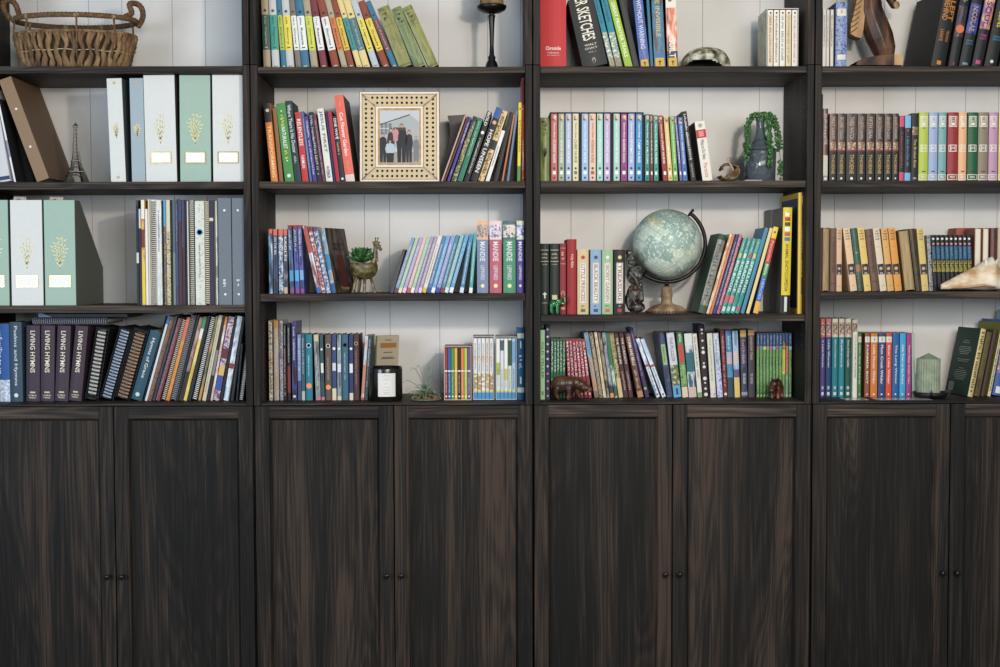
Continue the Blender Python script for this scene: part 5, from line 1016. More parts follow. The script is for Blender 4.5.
def fig(cx, y0, hh_, wd, coat, hair, skin='c49a80', off=.0006, legs=None):
    hd = hh_*.085
    quadp([(cx-wd*.42, y0), (cx-wd*.06, y0), (cx, y0+hh_*.42), (cx+wd*.06, y0), (cx+wd*.42, y0), (cx+wd*.5, y0+hh_*.48), (cx-wd*.5, y0+hh_*.48)], legs or coat, off)
    quadp([(cx-wd*.5, y0+hh_*.42), (cx+wd*.5, y0+hh_*.42), (cx+wd*.62, y0+hh_*.62), (cx+wd*.45, y0+hh_*.82), (cx+wd*.12, y0+hh_*.86), (cx-wd*.12, y0+hh_*.86), (cx-wd*.45, y0+hh_*.82), (cx-wd*.62, y0+hh_*.62)], coat, off+.0001)
    quadp([(cx+math.cos(k*PI/5)*hd*.8, y0+hh_*.93+math.sin(k*PI/5)*hd*.75) for k in range(10)], hair, off+.0002)
    quadp([(cx+math.cos(k*PI/5)*hd*.6, y0+hh_*.915+math.sin(k*PI/5)*hd*.55) for k in range(10)], skin, off+.0003)
fig(.08, .02, .56, .17, '1f242c', '4a3a30'); fig(.28, .02, .66, .16, '3a2a2c', '3a2018'); fig(.55, .02, .74, .24, '1b2028', '6a5040')
fig(.40, .42, .26, .13, 'c9808a', 'b08a60', off=.0012); fig(.74, .02, .62, .16, '24242c', '6a4630'); fig(.92, .04, .48, .14, '70767c', '8a7050')
fig(.26, .02, .42, .2, 'a9bcc8', 'a0784c', off=.0014, legs='20242c')
ph.build('photograph', t)
q = MB(); q.prism([(-.03, .012), (.03, .012), (.02, h*.6), (-.02, h*.6)], .019, .022, mat('4a3a2c')); sp_ = q.build('strut', t); sp_.rotation_euler = (.12, 0, 0)
# -- dark bookend
Yb = .206; pts = [W(u, v, Yb) for u, v in ((447.2,115.8),(466,114.6),(459,135),(450,155),(443.5,178),(443,181.5),(436.5,181.5),(437.5,172),(444,158),(448.2,146),(450,132),(449.4,122))]
t = empty('bookend', (pts[0][0], Yb, SH[1][1]+.0003)); tag(t, 'dark wooden bookend with a curved side propping the books right of the frame', 'bookend')
q = MB(); q.prism([(x-pts[0][0], max(0, z_-SH[1][1])) for x, z_ in pts][::-1], 0, .09, art(['2b211e', '3d302b', '55453d'], 14, (1,1,.3), rough=.4)); q.build('curved_block', t)
q = MB(); q.box(-.022, -.004, .0, -.004, .094, .006, mat('1c1615', .5), .001); q.build('foot_plate', t)
# -- giraffe planter and its succulent
Yg = .10; s = px(Yg); t = stand('giraffe_planter', 364, Yg, 1, 2); z = lambda y: W(364, y, Yg)[1]-t.location.z; x = lambda u: (u-364)*s
tag(t, 'bronze giraffe-shaped planter on four legs turning its head right', 'planter')
BZ = art(['2e2814', '5c512b', '8a7d48'], 60, rough=.42, spec=.6, bump=.3)
q = MB(); zt_ = z(262.6); q.lathe([(.002, z(279.6)), (7*s, z(278.8)), (11.5*s, z(275.5)), (13.8*s, z(270.5)), (14.2*s, z(266.5)), (13.4*s, zt_), (12.2*s, zt_), (12*s, zt_-.006), (.002, zt_-.008)], BZ, 28, sy=.85, cap=False); q.build('bowl', t)
for (u0, u1, yy) in ((357, 353.6, -.026), (365.5, 365.4, -.032), (371.4, 375.4, -.018), (360, 358, .026), (371, 372.4, .024)):
    if (u0, yy) == (360, .026) or True:
        q = MB(); q.tube([(x(u0), yy*.7, z(277.5)), (x((u0+u1)/2), yy*.9, z(285)), (x(u1), yy, .003), (x(u1), yy, 0)], [.0055, .0045, .005, .0055], BZ, 8)
        if u0 != 371: q.build('leg', t)
blob('neck_and_head', [((x(376.4), -.002, z(243.6)), .0105, (1,.8,.95)), ((x(379), -.004, z(246.6)), .0085, (1,.8,.9)), ((x(381), -.005, z(249.4)), .0062, (1,.9,.85))], BZ, t, .0012, 4,
     [([(x(372.5), 0, z(268)), (x(374.6), 0, z(258)), (x(375.2), 0, z(250)), (x(376), -.002, z(244.5))], [.014, .0088, .0062, .006])])
q = MB(); DK = mat('1c180e', .5)
for du in (-1.1, 1.4):
    q.tube([(x(376.6+du*.6), 0, z(241)), (x(377+du), 0, z(238.6))], .0013, DK, 6); q.ball((x(377+du), 0, z(238.2)), .0026, DK, 8)
q.build('horns', t)
for du in (-1, 1):
    q = MB(); q.ball((x(374.2) if du < 0 else x(379), .0, z(242.4)), .0048, DK if du < 0 else BZ, 8, (1.1,.4,.6)); q.build('ear', t)
q = MB()
for k in range(8): q.ball((x(377.2+.12*k), .0, z(247+k*2.0)), .0026, DK, 8, (1,.6,1))
q.build('mane', t)
t2 = stand('succulent', 360, Yg, 1, 2, dz=zt_-.008+.0); t2.location.x += 2*s
tag(t2, 'dark green succulent rosette growing from the giraffe planter', 'plant')
q = MB(); GL_ = [art(['123018', '1f4a26', '2f6634'], 60, rough=.35), art(['1f4a22', '3f7a3a', '5c9450'], 60, rough=.35)]
for ringi, (n, rr, el, ln) in enumerate(((13, .004, .22, .046), (12, .004, .55, .047), (11, .003, .85, .045), (8, .002, 1.1, .042), (6, .001, 1.35, .038))):
    for k in range(n):
        a = 2*PI*k/n+ringi*.4; dx, dy = math.cos(a), math.sin(a); ce, se = math.cos(el), math.sin(el)
        o_ = Vector((dx*rr, dy*rr, .010+ringi*.001)); d_ = Vector((dx*ce, dy*ce, se)); sd_ = Vector((-dy, dx, 0)); up_ = d_.cross(sd_)*-1
        prof_ = [(0,.35),(.3,.75),(.6,1),(.85,.7),(1,.05)]; vs = []
        for f, wd in prof_:
            c_ = o_+d_*ln*f+Vector((0,0,ln*.18*f*f)); ww = ln*.30*wd
            vs += [c_-sd_*ww, c_+up_*.0025, c_+sd_*ww, c_-up_*.0025]
        fs = [(4*i+j, 4*i+(j+1)%4, 4*i+4+(j+1)%4, 4*i+4+j) for i in range(4) for j in range(4)]
        q.add(vs, fs, GL_[(k+ringi) % 2], True)
q.build('leaves', t2)
q = MB(); q.tube([(0,0,.002), (0,0,.014)], .006, mat('3a4a24'), 8); q.build('stem', t2)
# -- black candle jar
Yc = .09; s = px(Yc); t = stand('jar_candle', 385.9, Yc, 1, 3); h = W(386, 366.4, Yc)[1]-t.location.z; R_ = 16.6*s
tag(t, 'black glass jar candle with a white label beside the air plant', 'candle')
q = MB(); q.lathe([(R_*.93, 0), (R_, .004), (R_, h*.93), (R_*.97, h), (R_*.93, h-.001), (R_*.93, h*.72)], mat('14140f', .22, spec=.6), 48, cap=False); q.lathe([(R_*.92, .0), (R_*.92, .001)], mat('14140f', .3), 32); q.build('jar', t)
q = MB(); q.lathe([(R_*.93, h*.70), (R_*.3, h*.705)], mat('d8cfb8', .5), 32); q.build('wax', t)
lb = MB(); n = 12; a0, a1 = -PI/2-.40, -PI/2+.68; rr = R_+.0004
vs = []
for k in range(n+1):
    a = a0+(a1-a0)*k/n; vs += [(math.cos(a)*rr, math.sin(a)*rr, h*.15), (math.cos(a)*rr, math.sin(a)*rr, h*.83)]
lb.add(vs, [(2*k, 2*k+2, 2*k+3, 2*k+1) for k in range(n)], mat('d8d8d4', .5))
for j, (zf, wf) in enumerate(((.77,.5),(.72,.62),(.64,.6),(.52,.3),(.42,.5),(.34,.6),(.27,.5),(.22,.55))):
    am = (a0+a1)/2; 
    for k in range(int(wf*12)):
        a = am+(k-wf*6)*.062; lb.add([(math.cos(a+d)*(rr+.0003), math.sin(a+d)*(rr+.0003), h*zf+e_) for d, e_ in ((0,0),(.035,0),(.035,.0013),(0,.0013))], [(0,1,2,3)], mat('5a6470'))
lb.build('label', t)
# -- air plant on a pebble dish
t = stand('air_plant', 426, .10, 1, 3); s = px(.10)
tag(t, 'grey-green air plant with arching thin leaves on a mound of brown pebbles', 'plant')
q = MB(); q.lathe([(15*s, 0), (15.8*s, .004), (14.6*s, .005)], mat('5a6a50', .4), 32, sy=.8)
rnd = random.Random(3)
for k in range(130):
    a, r = rnd.random()*2*PI, math.sqrt(rnd.random())*14.5*s
    q.ball((math.cos(a)*r, math.sin(a)*r*.8, .005+(1-(r/(15*s))**2)*.013), rnd.uniform(.003, .0048), M_(rnd.choice(['8a5a34', 'a06c40', '6a4a30', 'b0885c', '5c5c40'])), 6, (1,1,.7))
q.build('pebble_mound', t)
q = MB(); AG = [art(['4a6048', '66806a', '8a9f86'], 60, rough=.5), art(['35503a', '557058', '76906e'], 60, rough=.5)]
for k in range(44):
    a = rnd.random()*2*PI; ln = rnd.uniform(.04, .06) if math.cos(a) > .3 else (rnd.uniform(.04, .075) if math.cos(a) < -.5 else rnd.uniform(.055, .10)); el = rnd.uniform(.25, 1.4); P = []
    for j in range(9):
        f = j/8; r = ln*f*math.cos(el)*(1+.3*f); zz = .016+ln*math.sin(el)*f*.95-max(0, f-.25)**2*ln*(1.1 if el < .9 else .65)
        P.append((math.cos(a)*r+math.sin(f*4+k)*.002, math.sin(a)*r*.75, max(zz, .003)))
    q.tube(P, [.0021*(1-.85*j/8)+.0002 for j in range(9)], AG[k % 2], 5)
for tx, tz, bend in ((404.6, 381, 1), (412, 369, 1), (436, 369, -1), (438, 376, -1), (418, 366.4, 1), (431, 368, -1)):
    X_ = (tx-427)*s; Z_ = W(427, tz, .1)[1]-t.location.z
    P = curve([(0, -.003, .016), (X_*.35, -.008, Z_*.72), (X_*.8, -.006, Z_*1.04), (X_*1.08, -.004, Z_*.9)], 5); q.tube(P, [.0020*(1-.8*i/(len(P)-1)) for i in range(len(P))], AG[0], 5)
q.build('leaves', t)
# -- turtle shell
Yt = .12; s = px(Yt); t = stand('turtle_shell', 705.4, Yt, 2, 0); tag(t, 'empty domed turtle shell with cream and dark scutes on the top shelf', 'shell')
Ht = W(705, 47.6, Yt)[1]-t.location.z; q = MB(); SHM = art(['2a241a', '6f6850', 'b0ab94', 'd0ccb8'], 36, rough=.3, contrast=1.4, spec=.6, bump=.3); SHI = mat('231a10', .7)
nu, nv = 80, 26
def shp(i, j, k=1.0):
    a = 2*PI*i/nu; f = j/nv; r = math.cos(f*PI/2)**.75; z_ = math.sin(f*PI/2)**.9
    scal = 1+.02*math.sin(a*11)*(1-f)
    return Vector((math.cos(a)*25.4*s*r*scal*k+(.004*f), math.sin(a)*.062*r*scal*k, z_*Ht*k))
vs = [shp(i, j) for j in range(nv+1) for i in range(nu)]; vi = [shp(i, j, .94) for j in range(nv+1) for i in range(nu)]; fs = []; fi = []
for j in range(nv):
    for i in range(nu):
        a = 2*PI*(i+.5)/nu; dd_ = abs(a-PI*1.42)/.85; lim = int(7*math.sqrt(max(0, 1-dd_*dd_)))
        if j < lim: continue
        f4 = (j*nu+i, j*nu+(i+1)%nu, (j+1)*nu+(i+1)%nu, (j+1)*nu+i); fs.append(f4); fi.append(f4[::-1])
q.add(vs, fs, SHM, True); q.add(vi, fi, SHI, True); q.build('carapace', t)
q = MB()
for k in range(5):
    P = [shp(nu*(.5-.0)*(1)+0, 0)]*0
for a_ in (-.9, -.45, 0, .45, .9):
    q.tube([(math.sin(a_)*25.6*s*math.cos(f*PI/2-.0)+0, -math.cos(a_)*0-.062*math.cos(f*PI/2)*math.cos(a_)*1.0, math.sin(f*PI/2)**.9*Ht*1.0+.0004) for f in [i/10 for i in range(3, 10)]], .0011, mat('4a4232', .5), 4)
q.build('scute_seams', t)
# -- curled dry pod
Yp = .10; s = px(Yp); t = stand('dried_pod', 729, Yp, 2, 1); tag(t, 'curled dry brown seed pod with a pale tendril between book and vase', 'ornament')
PODM = art(['4a3320', '7d5c3a', 'b0905f'], 22, (1,1,3), rough=.7, bump=.6, contrast=1.3)
q = MB(); n, mm = 30, 9; vs = []
for i in range(n+1):
    f = i/n; a = -2.6+f*5.6; r = (.036-.012*f)
    for j in range(mm+1):
        g = j/mm-.5; rr = r*(1-.5*g*g)*(1+.10*math.sin(j*2.6+i*.5)); vs.append((-.002+math.cos(a)*rr*1.15, g*.06+.010*math.sin(a), .0375+math.sin(a)*rr*.98))
fs = [(i*(mm+1)+j, i*(mm+1)+j+1, (i+1)*(mm+1)+j+1, (i+1)*(mm+1)+j) for i in range(n) for j in range(mm)]
q.add(vs, fs, PODM, True); o_ = q.build('husk', t); md = o_.modifiers.new('thick', 'SOLIDIFY'); md.thickness = .0025
zl = min(v[2] for v in vs); o_.location.z = -zl+.0012
q = MB(); P = curve([(.012, -.03, .022), (.004, -.034, .045), (-.006, -.034, .062), (-.010, -.034, .076), (-.006, -.034, .078)], 6); q.tube(P, [.0045-.0028*i/(len(P)-1) for i in range(len(P))], art(['8c7656', 'b8a27c'], 60, rough=.7), 7)
for k in range(14):
    y0 = -.036; q.tube(curve([(-.036+.002*k, y0+.002, .006+.001*k), (-.02+.001*k, y0-.004, .014+.0012*k), (.0+.001*k, y0-.002, .010+.0022*k), (.026, y0+.006, .016+.003*k)], 4), .0008, PODM, 4)
q.build('tendril', t)
# -- glass bottle vase with trailing plant
Yv = .12; s = px(Yv); t = stand('bottle_vase', 760, Yv, 2, 1); z = lambda y: W(760, y, Yv)[1]-t.location.z
tag(t, 'smoky textured glass bottle vase with a long neck under the trailing plant', 'vase')
GLS = bpy.data.materials.new('smoky_glass'); GLS.use_nodes = True; nt = GLS.node_tree; b = nt.nodes['Principled BSDF']
b.inputs['Base Color'].default_value = (*lin('78858c'), 1); b.inputs['Roughness'].default_value = .12; b.inputs['Transmission Weight'].default_value = .7; b.inputs['Specular IOR Level'].default_value = .7; b.inputs['IOR'].default_value = 1.3
vr = nt.nodes.new('ShaderNodeTexVoronoi'); vr.inputs['Scale'].default_value = 55; bp = nt.nodes.new('ShaderNodeBump'); bp.inputs['Strength'].default_value = .7; bp.inputs['Distance'].default_value = .004
tc = nt.nodes.new('ShaderNodeTexCoord'); nt.links.new(tc.outputs['Object'], vr.inputs['Vector']); nt.links.new(vr.outputs['Distance'], bp.inputs['Height']); nt.links.new(bp.outputs[0], b.inputs['Normal'])
q = MB(); q.lathe([(13.6*s, 0), (15*s, .004), (15.4*s, z(165)), (15.6*s, z(152)), (14.8*s, z(149)), (11.5*s, z(146)), (7.4*s, z(141)), (4.8*s, z(134)), (4.0*s, z(127)), (4.3*s, z(121)), (5*s, z(119.4)), (3.6*s, z(119.6)), (3*s, z(127)), (3.8*s, z(134)), (6.4*s, z(141)), (10.6*s, z(147)), (14.2*s, z(151)), (14*s, z(166)), (13*s, .008)], GLS, 40, cap=False); q.lathe([(13.4*s, .0005), (13.4*s, .006)], GLS, 40); q.build('glass_body', t)
q = MB(); q.tube([(math.cos(2*PI*k/40)*15.9*s, math.sin(2*PI*k/40)*15.9*s, z(150.6)) for k in range(40)], .0018, mat('22262a', .3), 6, closed=True)
q.tube([(math.cos(2*PI*k/40)*7*s, math.sin(2*PI*k/40)*7*s, z(140.5)) for k in range(40)], .0010, mat('22262a', .3), 6, closed=True); q.build('shoulder_ring', t)
t2 = empty('trailing_plant', (t.location.x, Yv, t.location.z+z(122))); tag(t2, 'trailing green bead-leaved plant spilling from the glass bottle vase', 'plant')
LF = [art(['17381c', '2c5a2c', '47783c'], 90, rough=.5), art(['24482a', '3c6f3a', '5f8f4c'], 90, rough=.5)]
x = lambda u: (u-760)*s; zz = lambda y: W(760, y, Yv)[1]-t2.location.z
strands = [[(760,121,0),(757,115,-.006),(750,118,-.012),(746.5,128,-.016),(745.5,140,-.02),(744,152,-.03),(742.6,161,-.055)],
           [(760,121,0),(756,114,.004),(749,121,-.004),(746,133,-.012),(745.4,146,-.04),(742.4,158,-.056)],
           [(761,121,0),(764,115,-.010),(766,124,-.022),(766,136,-.03),(766.6,150,-.05),(766,160,-.056),(765.4,168,-.058)],
           [(761,121,0),(767,114.5,-.004),(772,119,-.008),(775.4,130,-.012),(776.4,142,-.014),(775,151,-.02)],
           [(761,121,0),(766,113.6,.004),(774,121,.0),(777,136,-.006),(779.8,150,-.012)],
           [(761,121,0),(770,114,.01),(778,130,.01),(779.4,150,.004),(780.6,164,.0),(779.6,176,-.004)],
           [(760,121,0),(762,114.6,-.006),(766.6,120,-.016),(768,134,-.026),(766,146,-.04)]]
rnd = random.Random(8)
for sp_ in strands:
    P = curve([(x(u), y_, zz(v)) for u, v, y_ in sp_], 9)
    q = MB(); q.tube(P, .0009, mat('3c5a2c'), 5); vn = q.build('vine', t2)
    q = MB()
    for i in range(3, len(P)):
        if sp_ is strands[5] and 12 < i < 34: continue
        for k in range(2):
            o_ = Vector((rnd.uniform(-1,1), rnd.uniform(-1,.2), rnd.uniform(-.6,.6))).normalized()*rnd.uniform(.005, .0105)
            r = rnd.uniform(.0036, .0054); q.ball(P[i]+o_, r, rnd.choice(LF), 7, (1, .8, .9))
    q.build('leaves', vn)
t = empty('price_tag', (W(753.6, 180, .035)[0], .035, SH[2][1]+.0003), (0,0,.04)); tag(t, 'small white and pink slip lying at the foot of the vase', 'paper slip')
q = MB(); q.box(-.028, 0, 0, .028, .02, .0035, mat('d8ccc8', .6), .0005); q.build('slip', t); q = MB(); q.box(-.028, -.0004, .0005, .028, 0, .0017, mat('b05a5c')); q.build('pink_edge', t)
# -- globe
Yg = .15; s = px(Yg); t = stand('globe', 666.6, Yg, 2, 2); z = lambda y: W(667, y, Yg)[1]-t.location.z
tag(t, 'antique pale green desk globe with black meridian arm on a turned wooden stand', 'globe')
gc = Vector((.4*s, 0, z(243.8))); gr = 34.4*s
gm = bpy.data.materials.new('globe_map'); gm.use_nodes = True; nt = gm.node_tree; b = nt.nodes['Principled BSDF']; b.inputs['Roughness'].default_value = .38; b.inputs['Specular IOR Level'].default_value = .35
tc = nt.nodes.new('ShaderNodeTexCoord')
def nz(scale, det, loc):
    mp = nt.nodes.new('ShaderNodeMapping'); mp.inputs['Location'].default_value = loc; nt.links.new(tc.outputs['Object'], mp.inputs[0])
    n = nt.nodes.new('ShaderNodeTexNoise'); n.inputs['Scale'].default_value = scale; n.inputs['Detail'].default_value = det; nt.links.new(mp.outputs[0], n.inputs['Vector']); return n
n1 = nz(12, 8, (.31, .2, .7)); r1 = nt.nodes.new('ShaderNodeValToRGB'); e = r1.color_ramp.elements
e[0].position = .50; e[0].color = (*lin('88a098'), 1); e[1].position = .54; e[1].color = (*lin('b0bfb2'), 1); nt.links.new(n1.outputs[0], r1.inputs[0])
n2 = nz(5, 2, (1.2, 3.4, .5)); r2 = nt.nodes.new('ShaderNodeValToRGB'); e = r2.color_ramp.elements; e[0].position = .60; e[0].color = (0,0,0,1); e[1].position = .66; e[1].color = (1,1,1,1); nt.links.new(n2.outputs[0], r2.inputs[0])
mx = nt.nodes.new('ShaderNodeMix'); mx.data_type = 'RGBA'; nt.links.new(r2.outputs[0], mx.inputs[0]); nt.links.new(r1.outputs[0], mx.inputs[6]); mx.inputs[7].default_value = (*lin('a9a878'), 1)
n3 = nz(110, 4, (0,0,0)); r3_ = nt.nodes.new('ShaderNodeValToRGB'); e = r3_.color_ramp.elements; e[0].position = .53; e[0].color = (0,0,0,1); e[1].position = .62; e[1].color = (.8,.8,.8,1); nt.links.new(n3.outputs[0], r3_.inputs[0])
mx2 = nt.nodes.new('ShaderNodeMix'); mx2.data_type = 'RGBA'; nt.links.new(r3_.outputs[0], mx2.inputs[0]); nt.links.new(mx.outputs[2], mx2.inputs[6]); mx2.inputs[7].default_value = (*lin('d0d8ca'), 1); nt.links.new(mx2.outputs[2], b.inputs['Base Color'])
q = MB(); q.ball((0,0,0), gr, gm, 48)
ax = Vector((25.6, 0, 34-.3)).normalized()            # pole towards upper right
tl = Matrix.Rotation(math.atan2(ax.x, ax.z), 4, 'Y')
sph = q.build('map_sphere', t, gc); sph.rotation_euler = tl.to_euler()
q = MB(); GLN = mat('50706a', .6)
for k in range(6): q.tube([(Matrix.Rotation(k*PI/6, 4, 'Z') @ Vector((math.cos(a)*gr*1.0006, 0, math.sin(a)*gr*1.0006))) for a in [2*PI*j/72 for j in range(72)]], .0004, GLN, 4, closed=True)
for la in (-.9, -.45, 0, .45, .9): q.tube([(math.cos(a)*math.cos(la)*gr*1.0006, math.sin(a)*math.cos(la)*gr*1.0006, math.sin(la)*gr*1.0006) for a in [2*PI*j/72 for j in range(72)]], .0004, GLN, 4, closed=True)
gl = q.build('graticule', sph)
q = MB(); q.ball((gr*.14*0+10.5*s, -gr*.95, 3*s), .0022, mat('b8705c', .5), 8); q.build('compass_mark', sph)
q = MB(); mr = 38.0*s; BKM = mat('101010', .4, .3)
a0, a1 = math.atan2(ax.z, ax.x)+.03, math.atan2(-ax.z, -ax.x)-.03
if a1 > a0: a1 -= 2*PI
arc = [gc+Vector((math.cos(a0+(a1-a0)*j/40)*mr, 0, math.sin(a0+(a1-a0)*j/40)*mr)) for j in range(41)]
q.tube(arc, .0066, BKM, 12); q.build('meridian_arm', t)
for sg in (1, -1):
    q = MB(); p0 = gc+ax*gr*sg*.98; p1 = gc+ax*(mr+.008)*sg; q.tube([p0, gc+ax*mr*sg, p1], [.0035, .0038, .003], BKM, 8)
    if sg > 0: q.ball(p1+Vector((.003,0,.003)), .0055, BKM, 10)
    else: q.tube([p1, p1+Vector((-.006, -.006, -.012))], .0028, BKM, 6)
    q.build('pivot_pin', t)
q = MB(); q.lathe([(2.1*s, z(287)), (2.1*s, z(280.5))], BKM, 14); q.build('neck_rod', t)
WDL = art(['6a4f38', '96785a', 'b89b78'], 30, (1,1,.4), rough=.55)
q = MB(); q.lathe([(19.4*s, 0), (20.2*s, .003), (19.6*s, .0085), (18.4*s, z(308.6)), (14.5*s, z(306.2)), (9*s, z(304.6)), (6.4*s, z(303.6)), (5.5*s, z(302.4)), (5.3*s, z(298)), (6*s, z(296.5)), (6.1*s, z(294)), (5.2*s, z(292.5)), (5.4*s, z(289)), (5.2*s, z(286.6)), (3*s, z(286.2))], WDL, 36); q.build('wooden_stand', t)
q = MB()
for k in range(44): a = 2*PI*k/44; q.ball((math.cos(a)*20.2*s, math.sin(a)*20.2*s, .0055), .0036, mat('5a3a26', .5), 6)
q.build('beaded_edge', t)
# -- dark carved figure left of the globe
Yk = .07; s = px(Yk); t = stand('carved_figure', 634.5, Yk, 2, 2); z = lambda y: W(634, y, Yk)[1]-t.location.z; x = lambda u: (u-634.5)*s
tag(t, 'black carved figure group with grey folds beside the globe', 'figurine')
CV = art(['0c0a0a', '1c1919', '57534c', '201d1c'], 42, rough=.35, contrast=1.3, spec=.5)
blob('carved_body', [((x(631.5), 0, z(260)), .020, (.9,.9,1.3)), ((x(634), 0, z(275)), .024, (1,.9,1.3)), ((x(634.5), 0, z(295)), .028, (.95,.9,1.35)), ((x(636), 0, z(307)), .024, (1.25,1,.8)), ((x(628.5), .0, z(300)), .016, (.8,.9,1.6)), ((x(638.4), -.012, z(276)), .011, (1,1,1.2)), ((x(629.6), -.014, z(266)), .009, (1,1,1.1)), ((x(641), -.008, z(308)), .011, (1.2,1,.7))], CV, t, .0016, 3,
     [([(x(628), 0, z(252.5)), (x(634.6), 0, z(254))], [.009, .008]), ([(x(629), -.02, z(272)), (x(635), -.026, z(280)), (x(639.5), -.02, z(290))], [.005, .006, .005]), ([(x(640), -.01, z(284)), (x(641.4), -.012, z(300))], [.007, .008])])
q = MB(); q.ball((x(634.6), -.0245, z(288)), .0085, mat('4f1c1a', .5), 12, (1,.6,1.3)); q.build('red_cloth', t)
q = MB()
for (u, v, r) in ((629.6, 262, 9), (637, 272, 9), (631, 283, 12), (637.4, 298, 12), (630.4, 303, 9)):
    q.tube([(x(u)+math.cos(a)*r*.3*s*1.2, -.027-.004*math.sin(a*2), z(v)+math.sin(a)*r*.62*s) for a in [PI*.1+PI*1.3*j/10 for j in range(11)]], .0013, mat('6a665e', .5), 5)
q.build('incised_folds', t)
# -- little green elephant with a cube
Ye = .035; s = px(Ye); t = stand('elephant_figurine', 556, Ye, 2, 2); z = lambda y: W(556, y, Ye)[1]-t.location.z; x = lambda u: (u-556)*s
tag(t, 'tiny glossy green elephant with a raised trunk beside the commentaries', 'figurine')
EG = art(['06401a', '0c6a2c', '1c8a40'], 60, rough=.18, spec=.8)
blob('elephant_body', [((x(553.6), .004, z(304)), .0145, (1,1,1)), ((x(558.8), -.002, z(302)), .0108, (1,1,1))], EG, t, .0010, 3,
     [([(x(560.5), -.002, z(302.6)), (x(563.6), -.004, z(304)), (x(565), -.004, z(300.6)), (x(564.6), -.004, z(297.6))], [.0062, .0046, .0040, .0034])]+
     [([(x(u), y_, z(305)), (x(u), y_, .0066)], [.0068, .0060]) for u, y_ in ((551.4, -.006), (557.2, -.006), (551.6, .012), (557, .012))])
for sg in (-1, 1):
    q = MB(); q.ball((x(557.4), sg*.009, z(301.2)), .0072, EG, 10, (.75,.3,1)); q.build('ear', t)
c = empty('bead_cube', (t.location.x+x(554.6), Ye, t.location.z+z(299.8)+.0004)); tag(c, 'tiny beige block resting on the green elephant', 'block')
q = MB(); q.box(-.0085, -.006, 0, .0085, .008, .0155, art(['a8946c', 'c4b48c', 'd8cca8'], 200, rough=.8), .001); q.build('block', c)
# -- hippo
Yh = .085; s = px(Yh); t = stand('hippo_figurine', 570, Yh, 2, 3); z = lambda y: W(570, y, Yh)[1]-t.location.z; x = lambda u: (u-570)*s
tag(t, 'carved brown wooden hippo standing before the green and crimson paperbacks', 'figurine')
HW = art(['24150d', '4a2c19', '744a2a'], 26, (.5,1,1), rough=.4, spec=.45)
zb = z(399.6)
blob('hippo_body', [((x(561), 0, z(384)), .030, (1.08,.85,.98)), ((x(568.5), 0, z(383.6)), .0275, (1.15,.85,.92)), ((x(575.6), 0, z(383)), .020, (1,.85,1)), ((x(580.6), -.003, z(384.4)), .0185, (1.1,.9,.9)), ((x(585.4), -.005, z(387.6)), .0155, (1.2,1,.85)), ((x(588.8), -.006, z(389.4)), .0112, (1,1.1,.9)), ((x(579), -.002, z(378.6)), .0065, (1.2,.9,.8))], HW, t, .0015, 4,
     [([(x(u), y_, z(388)), (x(u2), y_*1.1, z(394)), (x(u3), y_*1.1, .0074)], [.012, .0080, .0072]) for u, u2, u3, y_ in ((557, 555.6, 557.6, -.012), (568.6, 568.6, 567.8, -.014), (556, 553.8, 554, .012), (576.4, 578, 580, .010))])
for sg in (-1, 1):
    q = MB(); q.ball((x(576.6), -.003+sg*.011, z(378)), .0048, HW, 10, (.8,.6,1)); q.build('ear', t)
    q = MB(); q.ball((x(581.4), -.003+sg*.0142, z(381.6)), .0022, mat('120c08', .2), 8); q.build('eye', t)
q = MB(); q.tube([(x(584), -.0205, z(391.6)), (x(588), -.0205, z(391)), (x(590.6), -.017, z(390.2))], .0009, mat('a8703c', .4), 5); q.build('mouth_line', t)
q = MB(); q.tube([(x(552.4), 0, z(382)), (x(551), 0, z(386)), (x(551.4), 0, z(390))], [.003, .0022, .0016], HW, 6); q.build('tail', t)
# -- rhino
Yr = .075; s = px(Yr); t = stand('rhino_figurine', 776, Yr, 2, 3); z = lambda y: W(776, y, Yr)[1]-t.location.z; x = lambda u: (u-776)*s
tag(t, 'carved reddish wooden rhino facing forward before the slim green readers', 'figurine')
RW = art(['210e08', '4a2013', '7a3d22'], 30, (1,1,.6), rough=.38, spec=.45)
blob('rhino_body', [((x(778.6), .026, z(384.6)), .0185, (.95,1.6,1)), ((x(777.4), .0, z(384)), .0165, (1,1,1.05)), ((x(772.6), -.018, z(383.6)), .0145, (.9,1.1,1.1)), ((x(770.2), -.032, z(387.4)), .0108, (.95,1.1,1)), ((x(769), -.040, z(389.4)), .0086, (1.1,1,.85))], RW, t, .0013, 3,
     [([(x(u), y_, z(388)), (x(u2), y_*1.0, z(394)), (x(u2), y_-.002, .0066)], [.0095, .0062, .0064]) for u, u2, y_ in ((773, 771.4, -.006), (777.6, 777, -.012), (783, 784, .03), (777, 777, .04))]+
     [([(x(769), -.046, z(387)), (x(768.4), -.050, z(383.6))], [.004, .0012]), ([(x(770), -.040, z(385.6)), (x(769.8), -.042, z(383.4))], [.003, .0012])])
for u in (771, 777.4):
    q = MB(); q.lathe([(.0034, 0), (.0040, .003), (.0008, .0095)], RW, 8, (x(u), -.014, z(379.4)), True); q.build('ear', t)
q = MB(); q.ball((x(770.2), -.034, z(384.8)), .0016, mat('0e0806', .2), 8); q.ball((x(773.6), -.034, z(385)), .0016, mat('0e0806', .2), 8); q.build('eyes', t)
